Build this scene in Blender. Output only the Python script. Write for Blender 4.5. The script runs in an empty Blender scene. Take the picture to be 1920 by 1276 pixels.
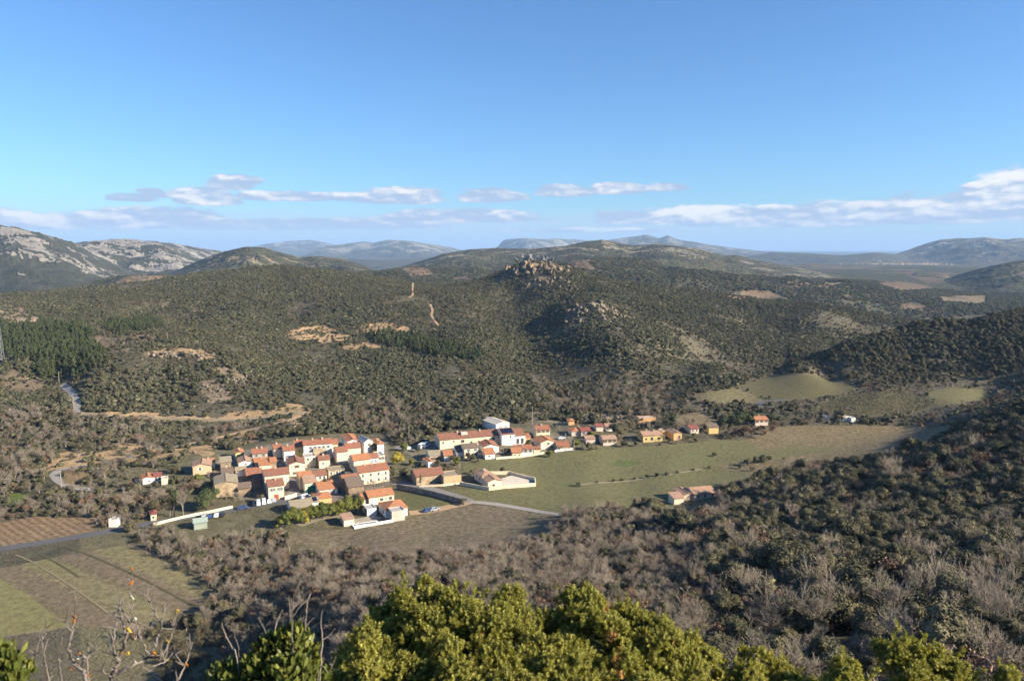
import bpy, bmesh, math, random
import numpy as np
from mathutils import Vector, Matrix
random.seed(7); RNG = np.random.default_rng(11)
sc = bpy.context.scene
COL = sc.collection
rad = math.radians

# ------------------------------------------------------------------ camera
W0, H0, FPX, HORIZ = 1920, 1276, 1400.0, 466.0
CAMZ = 105.0
PITCH = math.atan((H0/2 - HORIZ)/FPX)
cd = bpy.data.cameras.new('camera'); cam = bpy.data.objects.new('camera', cd); COL.objects.link(cam)
cam.location = (0, 0, CAMZ); cam.rotation_euler = (math.pi/2 - PITCH, 0, 0)
cd.sensor_width = 36; cd.lens = 36*FPX/W0; cd.clip_start = 0.1; cd.clip_end = 200000
cd.dof.use_dof = True; cd.dof.focus_distance = 300; cd.dof.aperture_fstop = 4.5
sc.camera = cam

# ------------------------------------------------------------------ light
SUN_EL, SUN_PHI = rad(25), rad(74)          # phi: clockwise from straight behind the camera towards the right
SUN = Vector((math.sin(SUN_PHI)*math.cos(SUN_EL), -math.cos(SUN_PHI)*math.cos(SUN_EL), math.sin(SUN_EL)))
sl = bpy.data.lights.new('sun', 'SUN'); sl.energy = 5.0; sl.angle = rad(0.53); sl.color = (1.0, 0.875, 0.70)
so = bpy.data.objects.new('sun', sl); COL.objects.link(so)
so.rotation_euler = SUN.to_track_quat('Z', 'Y').to_euler(); so.location = SUN*400
SKY_STRENGTH = 0.064
sc.view_settings.view_transform = 'Standard'; sc.view_settings.look = 'None'
sc.view_settings.exposure = 1.28; sc.view_settings.gamma = 1.0

sc.cycles.volume_bounces = 0; sc.cycles.max_bounces = 3; sc.cycles.diffuse_bounces = 1; sc.cycles.transmission_bounces = 2
sc.cycles.transparent_max_bounces = 4; sc.cycles.use_adaptive_sampling = True; sc.cycles.adaptive_threshold = 0.03
# ------------------------------------------------------------------ node helpers
class NT:
    def __init__(s, tree): s.t = tree; s.n = tree.nodes; s.l = tree.links
    def add(s, typ, **kw):
        n = s.n.new(typ)
        for k, v in kw.items(): setattr(n, k, v)
        return n
    def link(s, a, b): s.l.new(a, b)
    def put(s, v, sock):
        if hasattr(v, 'is_output'): s.l.new(v, sock)
        elif v is not None: sock.default_value = v
    def math(s, op, a, b=None, c=None, clamp=False):
        n = s.n.new('ShaderNodeMath'); n.operation = op; n.use_clamp = clamp
        for i, v in enumerate((a, b, c)):
            if v is not None: s.put(v, n.inputs[i])
        return n.outputs[0]
    def mix(s, f, a, b, mode='MIX'):
        n = s.n.new('ShaderNodeMix'); n.data_type = 'RGBA'; n.blend_type = mode
        s.put(f, n.inputs[0]); s.put(a, n.inputs[6]); s.put(b, n.inputs[7]); return n.outputs[2]
    def ss(s, v, lo, hi, a=0.0, b=1.0):
        n = s.n.new('ShaderNodeMapRange'); n.interpolation_type = 'SMOOTHSTEP'
        s.put(v, n.inputs[0])
        for i, x in enumerate((lo, hi, a, b)): s.put(x, n.inputs[i+1])
        return n.outputs[0]
    def noise(s, vec, scale, detail=4, rough=0.55, dim='3D'):
        n = s.n.new('ShaderNodeTexNoise'); n.noise_dimensions = dim
        s.put(vec, n.inputs['Vector']); n.inputs['Scale'].default_value = scale
        n.inputs['Detail'].default_value = detail; n.inputs['Roughness'].default_value = rough
        return n.outputs[0]
    def comb(s, x, y, z):
        n = s.n.new('ShaderNodeCombineXYZ')
        for i, v in enumerate((x, y, z)): s.put(v, n.inputs[i])
        return n.outputs[0]

# ------------------------------------------------------------------ sky with clouds
world = bpy.data.worlds.new('World'); sc.world = world; world.use_nodes = True
w = NT(world.node_tree); w.n.clear()
sky = w.add('ShaderNodeTexSky', sky_type='NISHITA', sun_disc=False)
sky.sun_elevation = SUN_EL; sky.sun_rotation = math.atan2(SUN.x, SUN.y)
sky.altitude = 300; sky.air_density = 1.0; sky.dust_density = 0.35; sky.ozone_density = 2.2
tc = w.add('ShaderNodeTexCoord'); sx = w.add('ShaderNodeSeparateXYZ'); w.link(tc.outputs['Generated'], sx.inputs[0])
AZ = w.math('ARCTAN2', sx.outputs[0], sx.outputs[1])
EL = w.math('ARCSINE', sx.outputs[2])
nv = w.comb(w.math('MULTIPLY', AZ, 20.0), w.math('MULTIPLY', EL, 62.0), 0.0)
n1 = w.noise(nv, 1.0, 9, 0.62, '2D')
nv2 = w.comb(w.math('MULTIPLY', w.math('ADD', AZ, 0.006), 20.0), w.math('MULTIPLY', w.math('ADD', EL, 0.005), 62.0), 0.0)
n2 = w.noise(nv2, 1.0, 5, 0.58, '2D')
nfine = w.math('SUBTRACT', n1, 0.5)
AZW = w.math('ADD', AZ, w.math('MULTIPLY', w.math('SUBTRACT', w.noise(nv, 0.55, 3, 0.6, '2D'), 0.5), 0.04))
CL = [  # centre px, base py, half width px, height px, whiteness
 (395, 384, 62, 28, .60), (446, 358, 50, 24, .30), (540, 377, 95, 17, .34), (660, 376, 90, 14, .36), (750, 377, 100, 28, .50),
 (915, 374, 80, 22, .34), (1050, 365, 66, 20, .48), (1148, 361, 56, 20, .52), (1243, 358, 52, 14, .12),
 (262, 385, 42, 13, .10), (302, 377, 26, 13, .10), (300, 421, 130, 30, .20), (450, 428, 240, 18, .14), (870, 412, 175, 22, .40), (700, 426, 150, 18, .22),
 (60, 428, 190, 26, .72), (1190, 416, 100, 22, .30), (1310, 414, 110, 34, .95), (1480, 420, 230, 32, .50),
 (1690, 416, 230, 38, .55), (1890, 378, 80, 42, 1.0), (1840, 412, 290, 40, .50), (1080, 434, 170, 9, .45)]
dens = None; lit = None
for px, py, hw, h, wt in CL:
    ca = math.atan((px-960)/FPX); ce = (HORIZ-py)/FPX*0.985
    dx = w.math('DIVIDE', w.math('SUBTRACT', AZW, ca), hw/FPX)
    up = w.math('DIVIDE', w.math('SUBTRACT', EL, ce), h/FPX)
    # flat base, domed top
    upn = w.math('MAXIMUM', up, w.math('MULTIPLY', up, -3.2))
    d2 = w.math('ADD', w.math('POWER', w.math('ABSOLUTE', dx), 2.4), w.math('MULTIPLY', upn, upn))
    e = w.ss(d2, 0.10, 1.45, 1.0, 0.0)
    l = w.math('MULTIPLY', e, w.math('ADD', wt*0.55, w.math('MULTIPLY', w.ss(up, -0.1, 0.85), wt*0.85)))
    dens = e if dens is None else w.math('MAXIMUM', dens, e)
    lit = l if lit is None else w.math('MAXIMUM', lit, l)
# the same kind of cloud goes on round the rest of the horizon
side = w.ss(w.math('ABSOLUTE', AZ), 0.64, 0.80)
band = w.math('MULTIPLY', w.math('MULTIPLY', side, w.ss(EL, 0.015, 0.04)), w.ss(EL, 0.05, 0.13, 1.0, 0.0))
dens = w.math('MAXIMUM', dens, w.math('MULTIPLY', band, 0.62)); lit = w.math('MAXIMUM', lit, w.math('MULTIPLY', band, 0.4))
cm = w.ss(w.math('ADD', w.math('MULTIPLY', dens, 1.05), w.math('MULTIPLY', nfine, 1.9)), 0.30, 0.74)
cm = w.math('MULTIPLY', cm, w.ss(dens, 0.02, 0.25))
# grey sheets low over the horizon
sheet = w.math('MULTIPLY', w.ss(EL, 0.004, 0.022), w.ss(EL, 0.028, 0.062, 1.0, 0.0))
nsh = w.noise(w.comb(w.math('MULTIPLY', AZ, 3.0), w.math('MULTIPLY', EL, 50.0), 3.0), 1.0, 5, 0.5, '3D')
sheet = w.math('MULTIPLY', sheet, w.ss(nsh, 0.30, 0.62))
shade = w.math('ADD', w.math('MULTIPLY', w.math('SUBTRACT', n1, n2), 2.6), w.math('ADD', lit, w.math('MULTIPLY', nfine, 0.25)))
shade = w.ss(shade, 0.05, 1.15)
K = 1/SKY_STRENGTH
ccol = w.mix(shade, (0.19*K, 0.23*K, 0.31*K, 1), (0.47*K, 0.445*K, 0.41*K, 1))
skyb = w.mix(1.0, sky.outputs[0], (0.56, 0.86, 1.18, 1), 'MULTIPLY')
skyc = w.mix(w.math('MULTIPLY', sheet, 0.75), skyb, (0.25*K, 0.305*K, 0.385*K, 1))
skyc = w.mix(w.math('MULTIPLY', cm, 0.90), skyc, ccol)
bg = w.add('ShaderNodeBackground'); w.link(skyc, bg.inputs[0]); bg.inputs[1].default_value = SKY_STRENGTH
wo = w.add('ShaderNodeOutputWorld'); w.link(bg.outputs[0], wo.inputs[0])

# ------------------------------------------------------------------ pixel <-> world
CP, SP = math.cos(PITCH), math.sin(PITCH)
def ray(px, py):
    x = (np.asarray(px, float)-W0/2)/FPX; v = (H0/2-np.asarray(py, float))/FPX
    dx = x; dy = CP + v*SP; dz = -SP + v*CP
    h = np.hypot(dx, dy)
    return np.arctan2(dx, dy), dz/h          # azimuth, tan(elevation)
def project(x, y, z):
    zz = z - CAMZ; dep = y*CP - zz*SP; up = y*SP + zz*CP
    dep = np.where(np.abs(dep) < 1e-3, 1e-3, dep)
    return W0/2 + FPX*x/dep, H0/2 - FPX*up/dep, dep
def inpoly(px, py, poly):
    px = np.asarray(px); py = np.asarray(py); c = np.zeros(px.shape, bool); n = len(poly); j = n-1
    for i in range(n):
        xi, yi = poly[i]; xj, yj = poly[j]
        if yi != yj:
            c ^= ((yi > py) != (yj > py)) & (px < (xj-xi)*(py-yi)/(yj-yi)+xi)
        j = i
    return c
def hsh(ix, iy, s):
    h = (ix.astype(np.int64)*374761393 + iy.astype(np.int64)*668265263 + s*982451653) & 0xffffffff
    h = ((h ^ (h >> 13))*1274126177) & 0xffffffff
    return ((h ^ (h >> 16)) & 0xffff)/65535.0
def vnoise(x, y, s=0):
    ix = np.floor(x); iy = np.floor(y); fx = x-ix; fy = y-iy
    fx = fx*fx*fx*(fx*(fx*6-15)+10); fy = fy*fy*fy*(fy*(fy*6-15)+10)
    a = hsh(ix, iy, s); b = hsh(ix+1, iy, s); c = hsh(ix, iy+1, s); d = hsh(ix+1, iy+1, s)
    return (a+(b-a)*fx)*(1-fy) + (c+(d-c)*fx)*fy - 0.5
def fbm(x, y, o=4, s=0, g=0.5):
    t = 0; a = 1.0
    for i in range(o):
        t = t + a*vnoise(x, y, s+i); x = x*2.03+17.1; y = y*2.03-9.7; a *= g
    return t
def ridged(x, y, o=4, s=0):
    t = 0; a = 1.0
    for i in range(o):
        t = t + a*(0.5-np.abs(vnoise(x, y, s+i))*2); x = x*2.1+5.3; y = y*2.1+1.9; a *= 0.5
    return t
def sstep(x, a, b):
    t = np.clip((x-a)/(b-a), 0, 1); return t*t*(3-2*t)
# ------------------------------------------------------------------ terrain: heights from surveyed feature points
PTS = []                                     # (azimuth, ln r, tan elevation)
def T(*rows):
    for px, py, r in rows:
        a, e = ray(px, py+(2.0 if 900 < r < 1600 else 0)); PTS.append((float(a), math.log(r/math.cos(a)), float(e)))   # r: depth along the view axis
def TZ(*rows):                               # column px, distance, height
    for px, r, z in rows:
        a = math.atan((px-960)/FPX); PTS.append((a, math.log(r), (z-CAMZ)/r))
def TV(z, *rows):                            # pixel lying at height z
    for px, py in rows:
        a, e = ray(px, py); PTS.append((float(a), math.log((CAMZ-z)/-e), float(e)))
for px in (-500, -100, 300, 640, 960, 1300, 1650, 2000, 2400):
    TZ((px, 1.2, 103.3), (px, 2.5, 102.5), (px, 5.5, 100.6), (px, 11, 97.2))
for px, s in ((-400, 0), (0, 0), (250, 0), (480, 1), (700, 2), (960, 3), (1200, 3.4), (1450, 3.8), (1700, 4.2), (1920, 4.6), (2300, 5)):
    TZ((px, 25, 87+s*.4), (px, 50, 68+s*.7), (px, 75, 50+s*2.2), (px, 110, 29+s*5))
TZ((-400, 150, 8), (0, 150, 6), (250, 150, 7), (480, 150, 15), (700, 150, 27), (960, 150, 31), (1200, 150, 34), (-400, 180, 0), (0, 180, 0), (250, 182, 0.5), (430, 200, 2))
TZ((560, 215, 6), (700, 205, 11), (850, 205, 13), (960, 205, 15), (1100, 210, 17), (1200, 220, 17))
TZ((620, 255, .5), (800, 262, 0.5), (960, 262, 2), (1080, 268, 5), (1200, 262, 9))
# right hand spur
T((1500, 1150, 122), (1700, 1180, 108), (1900, 1180, 108), (2300, 1150, 112), (1350, 1060, 165), (1500, 1020, 190), (1700, 1040, 165), (1900, 1040, 160), (2300, 1000, 170))
T((1350, 968, 248), (1500, 945, 252), (1650, 922, 240), (1800, 918, 228), (1920, 908, 220), (2300, 860, 220))
T((1660, 884, 286), (1740, 850, 298), (1800, 820, 308), (1860, 788, 322), (1920, 757, 340), (2100, 710, 365), (2300, 680, 375))
T((1500, 912, 290), (1400, 934, 288), (1290, 955, 284))
# flat valley floor
TV(0, (-300, 1060), (0, 1000), (0, 1100), (-300, 1180), (150, 1010), (300, 1060), (200, 1120), (330, 1010), (450, 960), (560, 985), (700, 985), (850, 985), (960, 960),
   (1060, 940), (1180, 940), (650, 930), (800, 930), (950, 900), (1100, 890), (1250, 890), (800, 880), (1000, 860), (1150, 850), (1300, 840), (1400, 870), (1500, 850),
   (1600, 830), (1400, 820), (1550, 805), (1700, 805), (550, 900), (700, 880), (300, 940), (150, 950), (0, 950), (-300, 960))
TV(1.5, (450, 885), (620, 860), (720, 850), (850, 850), (1000, 830), (1150, 815), (1300, 800), (1450, 785), (1600, 775), (1750, 770), (250, 890), (100, 890), (-200, 890), (550, 865))
TV(3, (600, 832), (850, 815), (950, 800), (1100, 790), (1250, 775), (1400, 755), (1550, 745), (1700, 745), (1850, 740), (500, 845), (380, 868))
TV(6, (1460, 715), (1540, 722), (1650, 728), (1780, 728), (1330, 745))
TZ((1460, 640, 3), (1560, 650, 3), (1350, 640, 6), (1800, 540, 5), (1920, 560, 8), (2200, 640, 12))
# left hand spur, quarry, pine hollow
T((0, 850, 378), (-300, 850, 380), (0, 800, 425), (0, 750, 480), (0, 700, 545), (-300, 740, 490), (120, 830, 400), (60, 680, 590), (0, 640, 680), (-300, 650, 640), (0, 590, 880), (-300, 580, 900))
T((110, 730, 515), (130, 775, 452), (200, 785, 440), (350, 786, 440), (500, 786, 442), (580, 775, 455), (250, 820, 405), (450, 825, 405))
T((160, 715, 520), (250, 680, 536), (340, 658, 560), (430, 668, 550), (300, 730, 495), (400, 730, 492), (500, 730, 500), (500, 680, 580), (580, 680, 600), (540, 650, 690), (240, 655, 650))
T((150, 640, 700), (250, 620, 770), (340, 632, 740), (440, 620, 780), (560, 632, 740), (640, 622, 770), (700, 612, 800), (620, 650, 700), (700, 660, 670), (780, 640, 730), (620, 700, 570), (700, 720, 545))
T((600, 760, 480), (700, 790, 452), (800, 780, 460), (800, 720, 545), (850, 680, 610), (800, 610, 800), (880, 620, 760))
T((100, 580, 930), (250, 570, 960), (400, 560, 1000), (550, 560, 1000), (680, 560, 980), (760, 560, 960))
T((-300, 550, 1100), (0, 553, 1120), (100, 545, 1180), (200, 535, 1220), (300, 522, 1260), (380, 511, 1300), (450, 504, 1320), (520, 499, 1330), (590, 500, 1320), (650, 506, 1300), (720, 519, 1250), (790, 534, 1190), (860, 530, 1180))
# centre hill
T((900, 760, 478), (1000, 765, 480), (960, 560, 1045), (980, 600, 895), (1000, 650, 745), (1030, 700, 612), (1060, 740, 525), (900, 560, 985), (860, 610, 800), (870, 660, 660), (950, 525, 1120), (920, 521, 1150), (952, 501, 1190), (985, 485, 1200), (1030, 487, 1200), (1072, 499, 1180),
  (1100, 765, 485), (1185, 690, 572), (1155, 640, 664), (1110, 600, 768), (1080, 574, 838), (1130, 574, 838), (1060, 545, 990), (1150, 590, 850), (1130, 519, 1160), (1200, 530, 1140), (1280, 540, 1110), (1400, 556, 1080), (1520, 566, 1050), (1600, 576, 1040), (1700, 598, 1030), (1800, 604, 1040), (2000, 600, 1060), (2300, 590, 1060))
T((1220, 740, 520), (1270, 680, 640), (1260, 620, 780), (1250, 570, 960), (1350, 700, 640), (1400, 640, 790), (1400, 590, 940), (1500, 660, 780), (1550, 610, 930), (1480, 690, 720), (1620, 625, 920))
# right middle hill
T((1515, 690, 598), (1570, 660, 622), (1650, 632, 645), (1740, 611, 662), (1850, 600, 670), (1920, 593, 672), (2100, 583, 680), (2300, 578, 685), (1600, 694, 588), (1700, 675, 596), (1800, 664, 596), (1920, 655, 588), (1650, 716, 556), (1800, 716, 540), (1920, 709, 522), (2200, 695, 520))
T((1700, 645, 880), (1850, 635, 880), (2100, 625, 900), (1580, 668, 820))
# behind the ridges
T((-300, 575, 1500), (0, 575, 1500), (200, 560, 1550), (450, 540, 1650), (700, 545, 1550), (900, 545, 1450), (1050, 545, 1450), (1200, 545, 1400), (1400, 580, 1300), (1600, 612, 1250), (1800, 625, 1250), (2300, 625, 1250))
T((-300, 560, 2000), (100, 548, 2000), (250, 519, 2050), (350, 527, 2050), (500, 535, 2100), (760, 516, 1900), (850, 521, 1900), (1000, 515, 2000), (1100, 500, 1900), (1200, 512, 1800), (1300, 520, 1750), (1420, 545, 1650), (1550, 550, 1600), (1700, 570, 1600), (1820, 585, 1500), (1920, 580, 1500), (2300, 570, 1500))
T((-300, 560, 3000), (200, 545, 3000), (600, 520, 3200), (1000, 500, 3200), (1300, 505, 2600), (1400, 520, 2200), (1550, 525, 2300), (1650, 530, 2300), (1750, 545, 2200), (1850, 555, 2100), (1920, 545, 2300), (2300, 540, 2500))
for px in (-400, 0, 400, 800, 1200, 1500, 1720, 1920, 2300):
    T((px, 494 if px > 1300 else 500, 7500), (px, 484, 12000), (px, 475, 22000), (px, 470.5, 45000), (px, 468.4, 90000))
for px in (1500, 1620, 1780): T((px, 503, 4500))

P = np.array(PTS); KA = 2.6
def tps_fit(P):
    X = np.c_[P[:, 0]*KA, P[:, 1]]; n = len(X)
    d2 = ((X[:, None]-X[None])**2).sum(-1); Km = 0.5*d2*np.log(d2+1e-12) + np.eye(n)*2e-4
    A = np.zeros((n+3, n+3)); A[:n, :n] = Km; A[:n, n] = 1; A[:n, n+1:] = X; A[n, :n] = 1; A[n+1:, :n] = X.T
    return X, np.linalg.solve(A, np.r_[P[:, 2], 0, 0, 0])
TX, TW = tps_fit(P)
AMAX = rad(46)
ca = np.linspace(-AMAX, AMAX, 190); cu = np.linspace(math.log(1.2), math.log(95000), 330)
g = np.stack(np.meshgrid(cu, ca, indexing='ij'), -1).reshape(-1, 2)
Ec = np.empty(len(g))
for s in range(0, len(g), 8000):
    q = g[s:s+8000]; d2 = (q[:, 1, None]*KA-TX[None, :, 0])**2 + (q[:, 0, None]-TX[None, :, 1])**2
    Ec[s:s+8000] = (0.5*d2*np.log(d2+1e-12)) @ TW[:-3] + TW[-3] + q[:, 1]*KA*TW[-2] + q[:, 0]*TW[-1]
Ec = Ec.reshape(len(cu), len(ca))
def crmat(src, dst):
    n = len(src); h = src[1]-src[0]; f = np.clip((dst-src[0])/h, 0, n-1.0001); i = np.floor(f).astype(int); t = f-i
    M = np.zeros((len(dst), n)); k = np.arange(len(dst))
    for o, wt in ((-1, -.5*t+t*t-.5*t**3), (0, 1-2.5*t*t+1.5*t**3), (1, .5*t+2*t*t-1.5*t**3), (2, -.5*t*t+.5*t**3)):
        np.add.at(M, (k, np.clip(i+o, 0, n-1)), wt)
    return M
def geo(a, b, n): return np.exp(np.linspace(math.log(a), math.log(b), n, endpoint=False))
RR = np.r_[geo(1.2, 12, 34), geo(12, 60, 46), geo(60, 175, 120), geo(175, 640, 360), geo(640, 1450, 190), geo(1450, 4200, 130), geo(4200, 95000, 60), 95000.0]
AA = np.r_[np.linspace(-math.pi, -AMAX, 46)[:-1], np.linspace(-AMAX, AMAX, 780), np.linspace(AMAX, math.pi, 46)[1:]]
UU = np.log(RR)
Aev = np.clip(AA, -AMAX, AMAX)
E = crmat(cu, UU) @ Ec @ crmat(ca, Aev).T
# behind the camera both edge profiles flow into their mean
bl = np.clip((np.abs(AA)-AMAX)/(math.pi-AMAX), 0, 1); bl = bl*bl*(3-2*bl)
mean = 0.5*(E[:, :1]+E[:, -1:]); E = E*(1-bl)[None] + mean*bl[None]
R2, A2 = np.meshgrid(RR, AA, indexing='ij')
GX = R2*np.sin(A2); GY = R2*np.cos(A2); GZ = CAMZ + E*R2
hillm = sstep(GZ, 3, 14)*sstep(R2, 330, 480) + 0.35*sstep(GZ, 4, 20)*sstep(R2, 40, 120)*(1-sstep(R2, 250, 330))
hillm = np.clip(hillm, 0, 1)*(1-sstep(R2, 6000, 12000))
GZ += hillm*((fbm(GX/170, GY/170, 4, 3)+.35*ridged(GX/260, GY/260, 3, 14)-.10)*19*np.clip(R2/900, .25, 1.2)*(1-.6*sstep(R2, 950, 1180)*(1-sstep(R2, 1500, 2000))) + fbm(GX/22, GY/22, 3, 9)*1.6)
GZ += 0.5*fbm(GX/60, GY/60, 3, 40)*sstep(R2, 150, 220)*(1-hillm) + 0.25*fbm(GX/2.5, GY/2.5, 3, 50)*(1-sstep(R2, 30, 60))*sstep(R2, 3, 6)
GPX, GPY, GDEP = project(GX, GY, GZ)
front = (np.abs(A2) < AMAX-1e-6)
def hz(x, y):
    """ground height at world x, y"""
    x = np.asarray(x, float); y = np.asarray(y, float)
    r = np.clip(np.hypot(x, y), RR[0]*1.001, RR[-1]*.999); a = np.clip(np.arctan2(x, y), AA[0], AA[-1]-1e-9)
    i = np.clip(np.searchsorted(RR, r)-1, 0, len(RR)-2); j = np.clip(np.searchsorted(AA, a, side='right')-1, 0, len(AA)-2)
    t = (r-RR[i])/(RR[i+1]-RR[i]); s = (a-AA[j])/(AA[j+1]-AA[j])
    return (GZ[i, j]*(1-s)+GZ[i, j+1]*s)*(1-t) + (GZ[i+1, j]*(1-s)+GZ[i+1, j+1]*s)*t
RMARCH = np.exp(np.linspace(math.log(20), math.log(9000), 2600))
def hit(px, py, rmin=60, zoff=0.0):
    """world point where the line of sight through a pixel meets the ground"""
    a, e = ray(px, py); rr = RMARCH[RMARCH > rmin]
    h = hz(rr*math.sin(a), rr*math.cos(a)) + zoff
    d = CAMZ + e*rr - h
    k = int(np.argmax(d < 0))
    if d[k] >= 0: k = len(rr)-1
    if k > 0:
        t = d[k-1]/(d[k-1]-d[k]) if d[k-1] != d[k] else 0; r = rr[k-1]+(rr[k]-rr[k-1])*t
    else: r = rr[0]
    x = r*math.sin(a); y = r*math.cos(a)
    return Vector((x, y, float(hz(x, y))))
# line-of-sight horizon per azimuth, used to leave out plants nobody can see
EMAX = np.maximum.accumulate(np.where(R2 > 50, (GZ-CAMZ)/R2, -9), axis=0)
def visible(x, y, ztop, slack=0.004):
    r = np.hypot(x, y); a = np.arctan2(x, y)
    i = np.clip(np.searchsorted(RR, r)-2, 0, len(RR)-1); j = np.clip(np.searchsorted(AA, a), 0, len(AA)-1)
    return (ztop-CAMZ)/r > EMAX[i, j]-slack
# ------------------------------------------------------------------ object helpers
def tag(o, label=None, cat=None, group=None, kind=None):
    if label: o['label'] = label
    if cat: o['category'] = cat
    if group: o['group'] = group
    if kind: o['kind'] = kind
    return o
def empty(name, loc=(0, 0, 0), rz=0.0):
    o = bpy.data.objects.new(name, None); COL.objects.link(o); o.location = loc; o.rotation_euler = (0, 0, rz)
    o.empty_display_size = 0.5
    return o
def link(name, me, parent=None):
    o = bpy.data.objects.new(name, me); COL.objects.link(o)
    if parent is not None: o.parent = parent
    return o
def npmesh(name, V, Fq, mats=(), mi=None, smooth=False, cols=None):
    """fast mesh: V (n,3), Fq (m,k) with k = 3 or 4"""
    me = bpy.data.meshes.new(name); V = np.asarray(V, np.float32); Fq = np.asarray(Fq, np.int32)
    k = Fq.shape[1]; me.vertices.add(len(V)); me.vertices.foreach_set('co', V.ravel())
    me.loops.add(Fq.size); me.loops.foreach_set('vertex_index', Fq.ravel())
    me.polygons.add(len(Fq)); me.polygons.foreach_set('loop_start', np.arange(0, Fq.size, k, dtype=np.int32))
    if mi is not None: me.polygons.foreach_set('material_index', np.asarray(mi, np.int32))
    if smooth: me.polygons.foreach_set('use_smooth', np.ones(len(Fq), bool))
    for m in mats: me.materials.append(m)
    if cols is not None:
        at = me.attributes.new('cover', 'FLOAT_COLOR', 'POINT')
        at.data.foreach_set('color', np.c_[cols, np.ones(len(cols))].astype(np.float32).ravel())
    me.update(calc_edges=True)
    return me
def newmat(name):
    m = bpy.data.materials.new(name); m.use_nodes = True; t = NT(m.node_tree); t.n.clear()
    o = t.add('ShaderNodeOutputMaterial'); b = t.add('ShaderNodeBsdfPrincipled'); t.link(b.outputs[0], o.inputs[0])
    b.inputs['Roughness'].default_value = 0.9; b.inputs['Specular IOR Level'].default_value = 0.15
    return m, t, b
def pos(t): return t.add('ShaderNodeNewGeometry').outputs['Position']
def bump(t, b, h, dist, strength=1.0):
    n = t.add('ShaderNodeBump'); n.inputs['Strength'].default_value = strength; n.inputs['Distance'].default_value = dist
    t.put(h, n.inputs['Height']); t.link(n.outputs[0], b.inputs['Normal'])
def col(c): return (c[0], c[1], c[2], 1)

# ------------------------------------------------------------------ ground materials
def ground_mat(name, veg=True, fine=1.0):
    m, t, b = newmat(name)
    a = t.add('ShaderNodeAttribute', attribute_name='cover'); p = pos(t)
    big = t.noise(p, 0.018, 5, 0.6); mid = t.noise(p, 0.16, 5, 0.65); sm = t.noise(p, 1.1*fine, 4, 0.7)
    f = t.math('ADD', t.math('MULTIPLY', big, .9), t.math('ADD', t.math('MULTIPLY', mid, .9), t.math('MULTIPLY', sm, .9)))
    f = t.ss(f, .85, 1.85, .45, 1.65)
    c = t.mix(1.0, a.outputs['Color'], t.comb(f, f, f), 'MULTIPLY')
    w2 = t.ss(t.noise(p, .07, 4, .6), .42, .66)
    c = t.mix(t.math('MULTIPLY', w2, .35), c, t.mix(.5, c, (.17, .12, .075, 1)))
    t.link(c, b.inputs['Base Color'])
    bump(t, b, t.math('ADD', t.math('MULTIPLY', mid, 1.2), sm), 1.1 if veg else .25, .8)
    return m
M_GROUND = ground_mat('earth_and_scrub')

def scrub_far_mat(name, rocky):
    """hillsides too far to tell bushes apart: dark scrub speckle over pale ground"""
    m, t, b = newmat(name); p = pos(t)
    a = t.add('ShaderNodeAttribute', attribute_name='cover')
    v = t.add('ShaderNodeTexVoronoi'); t.put(p, v.inputs['Vector']); v.inputs['Scale'].default_value = .085
    sp = t.math('ADD', v.outputs['Distance'], t.math('MULTIPLY', t.math('SUBTRACT', t.noise(p, .05, 4, .65), .5), 1.4))
    k = t.ss(sp, .28, .62)
    n = t.noise(p, .012, 6, .62)
    c = t.mix(1.0, a.outputs['Color'], t.mix(k, (.50, .56, .47, 1), (1.12, 1.08, 1.02, 1)), 'MULTIPLY')
    c = t.mix(t.ss(n, .40, .70), c, t.mix(.4, c, (.10, .085, .05, 1)))
    t.link(c, b.inputs['Base Color'])
    bump(t, b, t.math('ADD', t.math('MULTIPLY', n, 2.5), t.math('MULTIPLY', k, -.5)), 9.0, .7)
    return m
M_FAR = scrub_far_mat('far_scrub', 0)

def field_mat(name, c1, c2, c3, row=None, rowcol=None, ang=0., k=.5, rs=(.25, .75)):
    m, t, b = newmat(name); p = pos(t)
    n1 = t.noise(p, .035, 5, .62); n2 = t.noise(p, .5, 5, .7); n3 = t.noise(p, 3.0, 3, .7)
    c = t.mix(t.ss(n1, .36, .62), col(c1), col(c2))
    c = t.mix(t.ss(t.math('ADD', n2, t.math('MULTIPLY', n1, .5)), .62, .95), c, col(c3))
    f = t.ss(t.math('ADD', n2, n3), .7, 1.35, .55, 1.4)
    h = t.math('ADD', n2, t.math('MULTIPLY', n3, .6))
    if row:
        s = t.add('ShaderNodeSeparateXYZ'); t.put(p, s.inputs[0])
        u = t.math('ADD', t.math('MULTIPLY', s.outputs[0], math.cos(ang)/row), t.math('MULTIPLY', s.outputs[1], math.sin(ang)/row))
        u = t.math('ADD', u, t.math('MULTIPLY', t.math('SUBTRACT', n2, .5), .5))
        tri = t.math('PINGPONG', u, .5)
        r = t.ss(t.math('MULTIPLY', tri, 2.0), rs[0], rs[1])
        c = t.mix(t.math('MULTIPLY', r, k), c, col(rowcol)); h = t.math('ADD', h, r)
    c = t.mix(1.0, c, t.comb(f, f, f), 'MULTIPLY')
    t.link(c, b.inputs['Base Color']); bump(t, b, h, .3, .8)
    return m
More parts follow.
